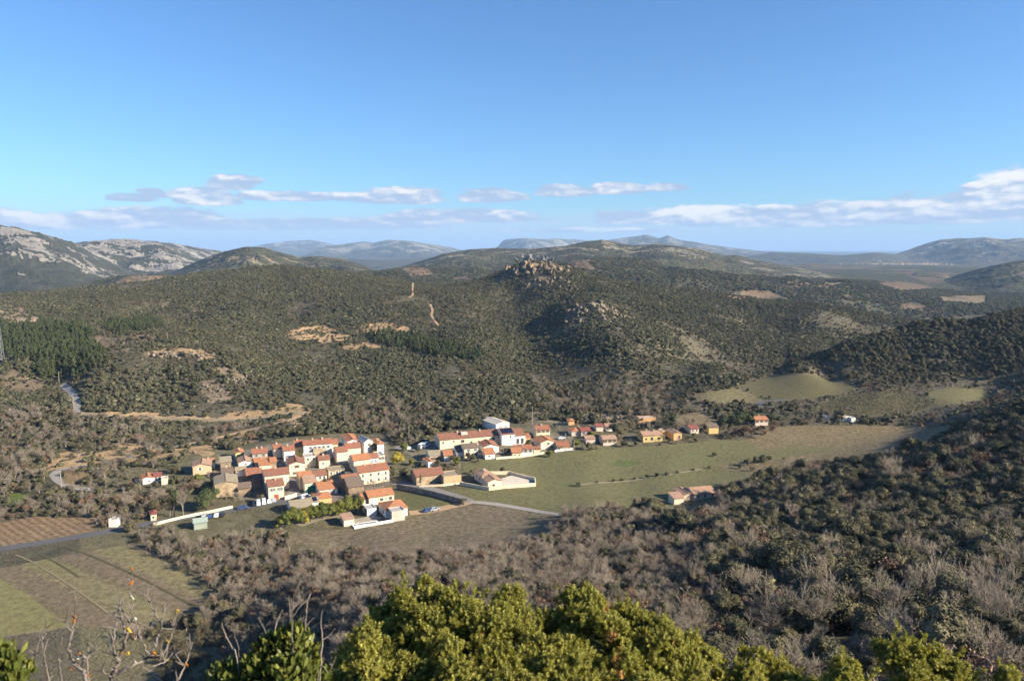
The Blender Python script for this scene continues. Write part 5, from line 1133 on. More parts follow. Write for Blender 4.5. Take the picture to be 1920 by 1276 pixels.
# distant town
rg = np.random.default_rng(5); tm = []
for k in range(3):
    wd, dp_, hh = (10, 9, 6), (14, 9, 6), (9, 9, 8); a, b, c_ = (wd, dp_, hh)[k]
    V = [(-a/2, -b/2, -3), (a/2, -b/2, -3), (a/2, b/2, -3), (-a/2, b/2, -3), (-a/2, -b/2, c_), (a/2, -b/2, c_), (a/2, b/2, c_), (-a/2, b/2, c_), (-a/2-.5, 0, c_+2), (a/2+.5, 0, c_+2)]
    me = bpy.data.meshes.new('town_house'); me.from_pydata(V, [], [(0, 1, 5, 4), (1, 2, 6, 9, 5), (2, 3, 7, 6), (3, 0, 4, 8, 7), (4, 5, 9, 8), (8, 9, 6, 7)]); me.materials.append(WALL['tan']); me.materials.append(ROOF['salmon'])
    for i, p_ in enumerate(me.polygons): p_.material_index = 1 if i > 3 else 0
    tm.append(me)
bpy.context.view_layer.update()
for i in range(170):
    u = rg.normal(); px = 1705+u*40 if rg.uniform() < .8 else rg.uniform(1575, 1800); a, _ = ray(px, 490); r_ = 7300+rg.uniform(-500, 1500)*(.4+.6*rg.uniform()); x, y = r_*math.sin(a), r_*math.cos(a); z = float(hz(x, y))
    for bt in MBVH:
        h_ = bt.ray_cast(Vector((x, y, 900)), Vector((0, 0, -1)))
        if h_[0] is not None: z = max(z, h_[0].z)
    o = link('town_house', tm[i % 3]); o.location = (x, y, z); o.rotation_euler = (0, 0, rg.uniform(-.6, .6)); o.scale = [rg.uniform(.7, 1.1)]*3; tag(o, 'tiny pale house of the distant town at the foot of the far mountains', 'house', 'houses of the distant town')
# ------------------------------------------------------------------ single trees of the valley
def tree_at(kind, px, py, s, label, var=0, zs=None, mats=None, group=None, cat='tree', name=None):
    A = hit(px, py, 150); return plant(kind, var, A, s, RNG.uniform(0, 6.28), label, cat, group, name, zs, mats)
tree_at('holm_oak', 388, 953, 2.15, 'big round bright green pine beside the tan stone barn', 1, 1.75, (None, M_PINE), name='umbrella_pine')
tree_at('pine_tree', 327, 968, 1.15, 'tall dark conifer next to the leafless poplar by the road', 0, 1.75, name='conifer')
tree_at('bare_tree', 344, 970, 1.15, 'tall pale leafless poplar between dark conifer and green pine', 0, 2.1, (M_PALE, M_TWIG), name='poplar')
tree_at('bare_tree', 318, 968, 1., 'leafless tree leaning beside the tall dark conifer', 1, 1.5)
tree_at('pine_tree', 402, 946, .55, 'narrow little conifer against the tan barn wall', 1, 1.0, name='conifer')
tree_at('holm_oak', 745, 872, 1.25, 'yellow leaved tree in the gardens behind the farmhouse', 2, 1.35, (None, M_YEL), name='yellow_tree')
tree_at('holm_oak', 703, 850, 1.0, 'dark round tree against the white house with orange roof', 0, 1.3, name='round_tree')
tree_at('pine_tree', 789, 914, .5, 'brown cypress in front of the long tan barn', 2, .7, (None, M_BUSH), name='cypress'); tree_at('holm_oak', 868, 946, .72, 'clipped dark bush at the end of the grey block wall', 1, .6, (None, M_BUSH), cat='bush', name='bush')
tree_at('holm_oak', 613, 917, 1.0, 'olive tree between cream garage and stone barn', 3, 1.05, (None, M_BUSH), name='olive_tree'); tree_at('holm_oak', 487, 942, .75, 'small green tree in the shade left of the yellow street house', 2)
for i in range(14):
    px = 524+i*11.6; py = 990-i*2.55; tree_at('holm_oak', px, py, (.85, 1.05, 1.15)[i % 3], ('yellowing tree in the hedge beside the long tan roofed shed' if i in (4, 0) else 'green tree in the long hedge below the tan roofed shed'), i, (1.2, 1.35, 1.45)[i % 3], (None, M_YEL if i == 4 else M_HEDGE), 'trees of the long hedge', name='hedge_tree')
for i, (px, py) in enumerate([(690, 914), (703, 912), (716, 911), (727, 909)]): tree_at('bare_tree', px, py, .62, 'small pruned leafless tree in front of the cream farmhouse', i, .62, None, 'leafless trees by the farmhouse')
for i, (px, py) in enumerate([(662, 936), (675, 934), (688, 930)]): tree_at('bare_tree', px, py, .7, 'leafless fruit tree in front of the stone lean-to', i+1, .65, None, 'leafless trees by the stone barn')
for i, (px, py) in enumerate([(424, 936), (438, 937), (452, 935)]): tree_at('bare_tree', px, py, .72, 'bare bush in front of the tan stone barn', i, .6, None, 'bare bushes by the tan barn', 'bush', 'bare_bush')
tree_at('holm_oak', 878, 860, .62, 'small grey tree in front of the cream two storey house', 0, .8, (None, M_BUSH)); tree_at('holm_oak', 1160, 824, 2.2, 'big dark round tree behind the pink bungalow', 1, 2.1, name='round_tree')
tree_at('pine_tree', 1262, 802, 1.4, 'dark blue green conifer behind the orange building', 0, 1.35, name='conifer'); tree_at('pine_tree', 1250, 803, 1.1, 'smaller dark conifer left of the blue green conifer', 1, 1.0, name='conifer')
for i, (px, py, s) in enumerate([(1217, 812, 1.25), (1269, 808, 1.2), (1288, 803, 1.25), (1302, 804, 1.1)]): tree_at('bare_tree', px, py, s, 'pale barked leafless plane tree behind the meadow bungalows', i, s*1.0, (M_PALE, M_TWIG), 'plane trees behind the bungalows', name='plane_tree')
for i, (px, py, s) in enumerate([(1376, 802, 1.9), (1392, 797, 2.0), (1404, 795, 1.7), (1356, 800, 1.4), (1446, 793, 1.5)]): tree_at('holm_oak', px, py, s, 'tall round pine beside the pink farmhouse', i, s*.95, (None, M_PINE), 'round pines by the pink farmhouse', name='round_pine')
for i, (px, py, s) in enumerate([(1396, 818, 1.7), (1412, 818, 1.2), (1430, 820, 1.35), (1448, 816, 1.6), (1455, 806, 1.5)]): tree_at('brown_oak', px, py, s, 'brown leaved oak in front of the pink farmhouse', i, s*.9, None, 'brown oaks by the pink farmhouse')
tree_at('holm_oak', 1572, 788, 1.8, 'dark round tree left of the roofless white hut', 2, 1.4, name='round_tree'); tree_at('brown_oak', 1142, 955, 1.0, 'brown oak standing alone at the lower edge of the meadow', 1, .9); tree_at('brown_oak', 222, 950, 1.1, 'orange brown tree below the two white cabins', 0, 1.2)
for i, (px, py, s) in enumerate([(1086, 911, .62), (1120, 905, .35), (1150, 903, .4), (1166, 901, .35), (1190, 899, .4), (1215, 896, .55), (1233, 893, .55), (1250, 890, .45), (1270, 887, .4), (1300, 882, .35), (1330, 878, .35)]): tree_at('holm_oak', px, py, s, 'small dark shrub on the bank across the meadow', i, s*.7, None, 'shrubs on the meadow bank', 'shrub', 'shrub')
for i, (px, py, s) in enumerate([(1388, 878, .6), (1402, 872, .85), (1418, 868, .8), (1430, 866, .95), (1441, 865, .8), (1410, 882, .5), (1470, 862, .35), (1340, 855, .5)]): tree_at('holm_oak', px, py, s, 'round dark shrub at the right end of the meadow', i, s*.85, None, 'round shrubs at the meadow end', 'shrub', 'shrub')
GARD = [(752, 862), (760, 880), (772, 872), (781, 855), (735, 890), (742, 905), (755, 898), (770, 890), (790, 876), (800, 884), (758, 845), (770, 835), (783, 846), (812, 880), (820, 874), (826, 882), (838, 880), (846, 876), (855, 872), (862, 880), (848, 864), (895, 866), (885, 864), (944, 846), (950, 852), (940, 858), (990, 838), (415, 925), (400, 905), (410, 912), (398, 915), (392, 900), (350, 905), (362, 910), (372, 905), (340, 915), (330, 905), (318, 925), (335, 930), (350, 925), (310, 945), (296, 958), (1080, 838), (1092, 842), (1105, 843), (1118, 842), (1170, 838), (1182, 834), (1192, 836), (1176, 828), (1110, 822), (1050, 805), (1040, 800), (1100, 800), (1180, 805), (1245, 828), (1255, 829), (1285, 825), (1300, 820), (1318, 818), (1324, 808), (1350, 816), (1362, 818), (1375, 815), (1300, 792), (1325, 790), (1030, 856), (1008, 812)]
for i, (px, py) in enumerate(GARD):
    k = ('holm_oak', 'grey_bush', 'holm_oak', 'bare_tree')[i % 4]; s = RNG.uniform(.55, 1.0); tree_at(k, px, py, s*(1.3 if k == 'grey_bush' else 1), ('green garden shrub among the village gardens', 'grey twiggy bush in the village gardens', 'olive green garden bush between village houses', 'small leafless garden tree in the village')[i % 4], i, s*.95, (None, M_HEDGE) if i % 8 == 2 else ((None, M_BUSH) if i % 8 == 0 else None), 'garden plants of the village', ('shrub', 'bush', 'bush', 'tree')[i % 4], ('garden_shrub', 'garden_bush', 'garden_bush', 'garden_tree')[i % 4])
for i in range(30):
    px = 752+i*8.+RNG.uniform(-4, 4); py = np.interp(px, [750, 820, 900, 1000], [828, 812, 800, 792])+RNG.uniform(-8, 2); tree_at('holm_oak', px, py, RNG.uniform(.9, 1.5), 'dark evergreen oak in the belt of trees behind the winery', i, RNG.uniform(.9, 1.4), None, 'oaks behind the winery')
for i in range(26):
    px = RNG.uniform(405, 735); py = np.interp(px, [400, 520, 620, 735], [852, 824, 812, 812])-RNG.uniform(0, 14); tree_at('holm_oak', px, py, RNG.uniform(.7, 1.25), 'evergreen oak on the slope just behind the village roofs', i, RNG.uniform(.7, 1.1), None, 'oaks behind the village')
# reed bed inside the road bend
rg = np.random.default_rng(77); RV = []; RF = []; A = hit(145, 905, 150)
for i in range(700):
    p = hit(float(rg.uniform(124, 168)), float(rg.uniform(894, 908)), 150)-A if i % 7 == 0 else p0+Vector((rg.normal()*.8, rg.normal()*.8, 0))
    if i % 7 == 0: p0 = p
    o = len(RV); h_ = rg.uniform(1.6, 3.); lx, ly = rg.normal()*.4, rg.normal()*.4; RV += [(p.x-.07, p.y, p.z-.1), (p.x+.07, p.y, p.z-.1), (p.x+lx+.05, p.y+ly, p.z+h_), (p.x+lx-.05, p.y+ly, p.z+h_)]; RF.append((o, o+1, o+2, o+3))
rb = link('reed_bed', pymesh('reed_bed', RV, RF, M_REED)); rb.location = A; tag(rb, 'patch of dry straw coloured reeds inside the lower road bend', 'reeds', kind='stuff')
# vine rows
vp = [(1518, 766), (1600, 737), (1680, 731), (1756, 750), (1740, 766), (1680, 779), (1600, 781)]; cen = hit(1630, 757, 300); va = rad(-50); du = Vector((math.cos(va), math.sin(va))); dn = Vector((-du.y, du.x)); rd = random.Random(3)
for k in range(-28, 29):
    Vr, Fr, posts = [], [], []
    base = Vector((cen.x, cen.y))+dn*(k*3.8)
    for t_ in np.arange(-110, 110, .8):
        q = base+du*t_; z = float(hz(q.x, q.y)); px, py, _ = project(q.x, q.y, z)
        if not inpoly(np.array([float(px)]), np.array([float(py)]), vp)[0]: continue
        for j in range(4):
            o = len(Vr); c = Vector((q.x-base.x+rd.gauss(0, .15), q.y-base.y+rd.gauss(0, .15), z-cen.z+rd.uniform(.3, 1.0))); a = Vector((rd.gauss(0, .35), rd.gauss(0, .35), rd.gauss(.1, .25))); b = Vector((rd.gauss(0, .12), rd.gauss(0, .12), .16)); Vr += [c-a, c+b, c+a, c-b]; Fr.append((o, o+1, o+2, o+3))
        if int(round(t_/.8)) % 8 == 0: posts.append((q.x-base.x, q.y-base.y, z-cen.z))
    if len(Fr) < 24: continue
    root = empty('vine_row', (base.x, base.y, cen.z)); tag(root, 'row of leafless vines on wires in the terraced vineyard', 'vine row', 'rows of the terraced vineyard')
    tag(link('vines', pymesh('vines', Vr, Fr, M_BUSH), root), kind='stuff'); tb = tubes([((x, y, z-.2), (x, y, z+1.4), .05, .05) for x, y, z in posts], 4)
    if posts: tag(link('posts', npmesh('posts', tb[0], tb[1], (M_PALE,)), root), kind='stuff')

# ------------------------------------------------------------------ rocks
def rockmat(name, c1, c2):
    m, t, b = newmat(name); p = pos(t); oi = t.add('ShaderNodeObjectInfo'); n = t.noise(p, .25, 5, .65); n2 = t.noise(p, 1.2, 4, .7)
    c = t.mix(t.ss(t.math('ADD', t.math('ADD', n, t.math('MULTIPLY', n2, .5)), t.math('MULTIPLY', oi.outputs['Random'], .3)), .6, 1.1), col(c1), col(c2)); t.link(c, b.inputs['Base Color']); bump(t, b, t.math('ADD', n, n2), .6, .8); return m
M_ROCK = rockmat('ochre_granite', (.27, .195, .12), (.14, .115, .085)); M_ROCK2 = rockmat('pale_granite', (.27, .22, .16), (.16, .135, .10)); M_ROCK3 = rockmat('grey_limestone', (.20, .19, .175), (.13, .125, .115))
def rockmesh(seed, m):
    rg = np.random.default_rng(seed); v, f = ICO2; v = v.copy()
    for _ in range(7):
        n_ = unit(rg.normal(size=3)); d_ = rg.uniform(.25, .7); k = v@n_; v = v-np.maximum(k-d_, 0)[:, None]*n_[None]
    v = v*(1+.35*np.sin(v[:, :1]*5+seed)*np.sin(v[:, 1:2]*6+seed*2)); v[:, 2] += .5*np.abs(np.sin(v[:, 0]*4+seed))*np.maximum(v[:, 2], 0); v += rg.normal(size=v.shape)*.075; return npmesh('rock', v, f, (m,))
def outcrop(label, spots, m, seed, name='rock_outcrop'):
    ms = [rockmesh(seed+i, m) for i in range(5)]; rd = random.Random(seed); pts = [(hit(px, py, 300) if r_ is None else None, px, py, s, tall, r_) for px, py, s, tall, r_ in spots]
    def wp(q):
        if q[0] is not None: return q[0]
        a, e = ray(q[1], q[2]); return Vector((q[5]*math.sin(a), q[5]*math.cos(a), CAMZ+float(e)*q[5]))
    W_ = [wp(q) for q in pts]; o0 = W_[0]; root = empty(name, o0); tag(root, label, 'rocks')
    for q, p in zip(pts, W_):
        o = link('rock', ms[rd.randrange(5)], root); o.location = p-o0+Vector((0, 0, q[3]*q[4]*.25)); o.rotation_euler = (rd.gauss(0, .25), rd.gauss(0, .25), rd.uniform(0, 6.28)); o.scale = (q[3]*rd.uniform(.7, 1.2), q[3]*rd.uniform(.7, 1.2), q[3]*q[4])
rd = random.Random(9); sp = []
for c, y0, n_, s0, sd in ((945, 503, 9, 3.6, 6), (985, 500, 26, 6.0, 15), (975, 512, 12, 4.5, 16), (1030, 498, 18, 4.6, 14), (1040, 508, 10, 4.2, 12), (1058, 503, 8, 4.2, 6), (1010, 522, 10, 3.4, 18), (1040, 530, 16, 2.6, 22), (1075, 540, 14, 2.2, 16)):
    for i in range(n_): u = rd.gauss(0, 1); sp.append((c+u*sd, y0+rd.uniform(-3, 7)+abs(u)*2, s0*rd.uniform(.6, 1.25), rd.uniform(.6, 1.25), None))
outcrop('jagged ochre rock crown on top of the central hill', sp, M_ROCK, 40)
sp = []
for c, y0, n_, s0, sd in ((1075, 590, 18, 2.6, 14), (1110, 580, 26, 3.4, 20), (1145, 590, 22, 3.0, 16), (1125, 604, 26, 2.4, 30), (1170, 606, 12, 2.0, 14)):
    for i in range(n_): sp.append((c+rd.gauss(0, sd), y0+rd.gauss(0, 6), s0*rd.uniform(.5, 1.2), rd.uniform(.6, 1.2), None))
outcrop('broad grey tan boulder field on the flank of the central hill', sp, M_ROCK2, 60)
sp = [(c+rd.gauss(0, 5), 485+rd.uniform(-2, 4), 9*rd.uniform(.6, 1.2), rd.uniform(.5, .95), 2420.) for c in (975, 982, 990, 998, 1018, 1025, 1032) for _ in range(3)]
outcrop('grey limestone crags on the slope behind the ochre rock crown', sp, M_ROCK3, 80)
sp = [(rd.gauss(1130, 26), rd.gauss(788, 6), rd.uniform(.6, 1.9), rd.uniform(.6, 1.), None) for _ in range(60)]; outcrop('pale boulders on the bare slope above the crimson roofed house', sp, M_ROCK2, 90)
sp = [(rd.uniform(275, 400), rd.gauss(666, 3), rd.uniform(.8, 2.2), rd.uniform(.5, .9), None) for _ in range(60)]+[(rd.gauss(440, 18), rd.gauss(705, 9), rd.uniform(.7, 1.8), rd.uniform(.5, .9), None) for _ in range(40)]+[(rd.gauss(405, 12), rd.gauss(732, 12), rd.uniform(.6, 1.6), .7, None) for _ in range(40)]
outcrop('tan rock ledges along the crest of the left hand spur', sp, M_ROCK2, 95)
# loose stones all over the hills: past counting
KIND['stone'] = [(None, None, rockmesh(130+i, M_ROCK2)) for i in range(4)]
x, y, z, r = sample(345, 1250, .016); px, py, dp = project(x, y, z); nzk = fbm(x/40, y/40, 3, 201); rk = np.zeros(len(x), bool)
for q in ROCKY: rk |= inpoly(px, py, q)
ok = (field_at(x, y) <= 0) & visible(x, y, z+1, .001) & ~inpoly(px, py, VILLAGE) & ((RNG.uniform(size=len(x)) < .25+1.2*nzk) | rk) & (z > 2); x, y, z = x[ok], y[ok], z[ok]; s = RNG.uniform(.35, 1.3, len(x))**1.3
scatter('loose_stones', 'stone', x, y, z+.1, s, RNG.uniform(0, 6.28, len(x)), RNG.integers(0, 4, len(x)), 'pale stones scattered between the bushes of the hills', 'stones', s*.7)
# dry grass tussocks and weeds on the fields: past counting
def tuft(seed, m, h_=.5):
    rg = np.random.default_rng(seed); V = []; F = []
    for i in range(26):
        a = rg.uniform(0, 6.28); r_ = rg.uniform(0, .3); p = np.array((math.cos(a)*r_, math.sin(a)*r_, -.05)); t_ = p+np.array((rg.normal()*.22, rg.normal()*.22, h_*rg.uniform(.5, 1.2))); s_ = np.array((-math.sin(a), math.cos(a), 0))*.05; o = len(V); V += [p-s_, p+s_, t_]; F.append((o, o+1, o+2))
    return npmesh('tuft', V, F, (m,))
M_TUFT = leafmat('dry_grass', (.20, .155, .08), (.15, .135, .06), (.26, .20, .11), 0, .03)
KIND['tuft'] = [(None, None, tuft(i, M_TUFT)) for i in range(3)]
x, y, z, r = sample(175, 560, .55, -36, 36); fi = field_at(x, y); px, py, dp = project(x, y, z); nzk = fbm(x/16, y/16, 3, 301); vv = inpoly(px, py, VILLAGE)
ok = (((fi > 0) & (fi != 5) & (RNG.uniform(size=len(x)) < .42+.9*nzk)) | ((fi == 0) & (z < 1.5) & (RNG.uniform(size=len(x)) < .35) & ~vv)) & ~near_road(x, y, .2); x, y, z = x[ok], y[ok], z[ok]; s = RNG.uniform(.35, 1.0, len(x))
scatter('dry_grass', 'tuft', x, y, z, s*1.0, RNG.uniform(0, 6.28, len(x)), RNG.integers(0, 3, len(x)), 'dry grass tussocks growing over the valley fields', 'grass', s*.55)
# big loose stone in the striped field
so_ = hit(68, 1113, 150); ob = link('field_stone', rockmesh(170, M_ROCK2)); ob.location = so_; ob.scale = (.8, .6, .6); tag(ob, 'single pale stone lying in the striped field', 'stone')
# ------------------------------------------------------------------ plants at the viewpoint
def P3(px, py, dep):
    x = (px-W0/2)/FPX; v = (H0/2-py)/FPX; return Vector((x*dep, (CP+v*SP)*dep, CAMZ+(-SP+v*CP)*dep))
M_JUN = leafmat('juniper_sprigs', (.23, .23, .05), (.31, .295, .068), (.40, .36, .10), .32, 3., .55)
M_JUNI = leafmat('juniper_inner_shade', (.055, .062, .018), (.075, .08, .024), (.09, .09, .028))  # darker green paints the shade into the gaps between sunlit tufts
M_JORG = leafmat('dry_juniper_tips', (.38, .21, .07), (.44, .28, .10), (.34, .18, .06), .2, 3.)
M_BOX = leafmat('shrub_leaves', (.055, .078, .018), (.100, .115, .026), (.19, .185, .045), .18, 3., .32)
M_DEAD = barkmat('dead_wood', (.12, .10, .085), (.25, .215, .18))
M_DRY = barkmat('dry_twigs', (.22, .185, .14), (.32, .27, .21)); M_STEM = barkmat('juniper_stem', (.15, .11, .08), (.22, .17, .13))
def lichenmat(name, c):
    m, t, b = newmat(name); p = pos(t); n = t.noise(p, 90, 3, .6); f = t.ss(n, .3, .7, .6, 1.25); t.link(t.mix(1., col(c), t.comb(f, f, f), 'MULTIPLY'), b.inputs['Base Color']); bump(t, b, n, .004, 1.); return m
M_LO, M_LY, M_LW = lichenmat('orange_lichen', (.50, .17, .015)), lichenmat('yellow_lichen', (.50, .33, .03)), lichenmat('pale_lichen', (.52, .50, .38))
def sprig(seed):
    rg = np.random.default_rng(seed); V = []; F = []
    for i in range(22):
        t_ = (i+.3)/22; a = i*2.4; rdl = np.array((math.cos(a), math.sin(a), 0)); p = np.array((0, 0, t_*.036)); d = rdl*.95*(1-.5*t_)+np.array((0, 0, .5)); d /= np.linalg.norm(d); L = .019*rg.uniform(.7, 1.35)*(1-.2*t_); s_ = np.cross(d, rdl+np.array((.1, .2, .3))); s_ = s_/np.linalg.norm(s_)*.0037
        o = len(V); V += [p, p+d*L*.5+s_, p+d*L, p+d*L*.5-s_]; F += [(o, o+1, o+2), (o, o+2, o+3)]
    return np.array(V), np.array(F)
SPR = [sprig(i) for i in range(4)]
def sprigs(pts, dirs, scl, rg):
    Vs, Fs, o = [], [], 0
    for k in range(4):
        m = np.flatnonzero(np.arange(len(pts)) % 4 == k); V, F = SPR[k]; z = unit(dirs[m]); x = unit(np.cross(z, rg.normal(size=z.shape))); y = np.cross(z, x)
        W_ = pts[m][:, None]+scl[m][:, None, None]*(V[None, :, 0:1]*x[:, None]+V[None, :, 1:2]*y[:, None]+V[None, :, 2:3]*z[:, None])
        n_ = len(m); Vs.append(W_.reshape(-1, 3)); Fs.append((F[None]+(np.arange(n_)*len(V))[:, None, None]).reshape(-1, 3)+o); o += n_*len(V)
    return np.concatenate(Vs), np.concatenate(Fs)
def juniper(label, lobes, base, seed, per=520):
    rg = np.random.default_rng(seed); root = empty('juniper_bush', base); tag(root, label, 'bush'); B = np.array(base); pts, dirs, scl = [], [], []; core = []
    for (px, py, dep, r_) in lobes:
        c = np.array(P3(px, py, dep))-B; nc = max(5, int(15*(r_/.2)**1.6)); cd_ = unit(rg.normal(size=(nc, 3))); cd_[:, 2] = np.where(cd_[:, 2] < -.2, -cd_[:, 2], cd_[:, 2]); cd_[:, 1] = np.where(cd_[:, 1] > .5, -cd_[:, 1], cd_[:, 1])
        for q in range(nc):                              # rounded tufts with gaps between them
            n_ = int(rg.integers(80, 130)*min(1, .35+.65*r_/.2)); rt = rg.uniform(.05, .085)*min(1.1, .30+.70*r_/.2); cc = c+cd_[q]*r_*rg.uniform(.62, 1.0); d = unit(rg.normal(size=(n_, 3))+cd_[q]*.5+np.array((0, 0, .25))); e = np.array((1., 1., 1.15))
            pts.append(cc+d*rt*e*rg.uniform(.45, 1.05, (n_, 1))); dirs.append(d*.9+cd_[q]*.3+np.array((.05, 0, .35))+rg.normal(size=(n_, 3))*.3); scl.append(rg.uniform(.6, 1.1, n_))
        core.append((*c, r_*.74, r_*.74, r_*.78))
        # shoots standing out of the outline
        k = int(6*r_/.25); d2 = unit(np.c_[rg.normal(size=(k, 2))*.45, np.ones(k)]); L = rg.uniform(.03, .10, k)
        for q in range(k):
            m_ = 7; tt = np.linspace(0, 1, m_)[:, None]; ax = c+d2[q]*r_*1.02; pts.append(ax+d2[q]*L[q]*tt); dirs.append(np.repeat(d2[q][None], m_, 0)+rg.normal(size=(m_, 3))*.5); scl.append(rg.uniform(.7, 1., m_))
    pts, dirs, scl = np.concatenate(pts), np.concatenate(dirs), np.concatenate(scl)
    org = fbm(pts[:, 0]*5, pts[:, 2]*5, 2, seed) > .56; org |= rg.uniform(size=len(pts)) < .004
    V, F = sprigs(pts[~org], dirs[~org], scl[~org], rg); tag(link('foliage', npmesh('foliage', V, F, (M_JUN,)), root), kind='stuff')
    if org.sum() > 8:
        V, F = sprigs(pts[org], dirs[org], scl[org]*.9, rg); tag(link('dry_tips', npmesh('dry_tips', V, F, (M_JORG,)), root), 'orange brown dried sprig tips', kind='stuff')
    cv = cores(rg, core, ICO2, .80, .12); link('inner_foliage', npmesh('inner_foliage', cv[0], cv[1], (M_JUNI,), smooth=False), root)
    S = []
    for c in core[::2]:
        a = Vector((0, 0, -.1)); b = Vector(c[:3]); m_ = a.lerp(b, .5)+Vector((rg.normal()*.08, rg.normal()*.08, -.05)); S += [(a, m_, .035, .024), (m_, b, .024, .01)]
    tb = tubes(S, 6); link('stem', npmesh('stem', tb[0], tb[1], (M_STEM,)), root)
def gbase(px, dep): p = P3(px, 1276, dep); return Vector((p.x, p.y, float(hz(p.x, p.y))-.05))
LB = [(785, 1150, 4.6, .17), (730, 1197, 4.55, .17), (800, 1222, 4.4, .22), (868, 1157, 4.6, .17), (900, 1212, 4.4, .22), (960, 1172, 4.6, .17), (1000, 1252, 4.3, .22), (1040, 1182, 4.75, .14), (1088, 1170, 4.7, .17), (1115, 1227, 4.45, .20),
      (1165, 1187, 4.7, .15), (1215, 1212, 4.6, .16), (1245, 1257, 4.4, .20), (1290, 1247, 4.6, .15), (700, 1252, 4.5, .18), (760, 1285, 4.2, .22), (850, 1300, 4.1, .24), (950, 1320, 4.05, .24), (1060, 1320, 4.1, .24), (1170, 1320, 4.15, .24), (1280, 1330, 4.25, .22),
      (680, 1310, 4.3, .22), (820, 1400, 4.1, .3), (1000, 1420, 4.0, .32), (1180, 1410, 4.1, .3)]
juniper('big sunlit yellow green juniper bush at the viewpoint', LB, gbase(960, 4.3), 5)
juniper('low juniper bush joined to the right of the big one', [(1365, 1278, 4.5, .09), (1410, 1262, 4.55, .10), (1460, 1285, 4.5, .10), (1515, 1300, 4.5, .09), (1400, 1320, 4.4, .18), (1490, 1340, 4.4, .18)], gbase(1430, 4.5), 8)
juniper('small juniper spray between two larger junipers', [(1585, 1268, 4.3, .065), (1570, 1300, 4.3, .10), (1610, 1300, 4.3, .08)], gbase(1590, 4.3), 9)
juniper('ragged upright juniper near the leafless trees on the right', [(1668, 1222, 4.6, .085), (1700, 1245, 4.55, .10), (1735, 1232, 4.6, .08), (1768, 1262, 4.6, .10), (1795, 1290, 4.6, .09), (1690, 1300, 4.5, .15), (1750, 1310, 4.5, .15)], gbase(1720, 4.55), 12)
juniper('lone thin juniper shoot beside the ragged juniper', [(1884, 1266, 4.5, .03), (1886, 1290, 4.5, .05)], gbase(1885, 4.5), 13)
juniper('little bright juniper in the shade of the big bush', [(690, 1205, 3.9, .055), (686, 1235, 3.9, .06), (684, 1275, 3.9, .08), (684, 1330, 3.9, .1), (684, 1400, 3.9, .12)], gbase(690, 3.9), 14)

def chainmesh(pts, r0, r1, sides=7, wob=.15, seed=0):
    rg = np.random.default_rng(seed); P_ = np.array([tuple(p) for p in pts]); n = len(P_); out = []
    for i in range(n-1):
        p0, p1, p2, p3 = P_[max(i-1, 0)], P_[i], P_[i+1], P_[min(i+2, n-1)]
        for t in np.linspace(0, 1, 5, endpoint=False): out.append(.5*((2*p1)+(-p0+p2)*t+(2*p0-5*p1+4*p2-p3)*t*t+(-p0+3*p1-3*p2+p3)*t**3))
    out.append(P_[-1]); C = np.array(out); C[1:-1] += rg.normal(size=C[1:-1].shape)*r0*.35; m = len(C); d = unit(np.gradient(C, axis=0)); u = unit(np.cross(d, np.array((.3, .9, .2)))); v = np.cross(d, u); R_ = np.linspace(r0, r1, m)*(1+rg.normal(size=m)*wob)
    a = np.arange(sides)/sides*2*math.pi; V = C[:, None]+R_[:, None, None]*(np.cos(a)[None, :, None]*u[:, None]+np.sin(a)[None, :, None]*v[:, None]); I = np.arange(m*sides).reshape(m, sides); J = np.roll(I, -1, 1)
    F = np.stack([I[:-1], J[:-1], J[1:], I[1:]], -1).reshape(-1, 4); return V.reshape(-1, 3), F
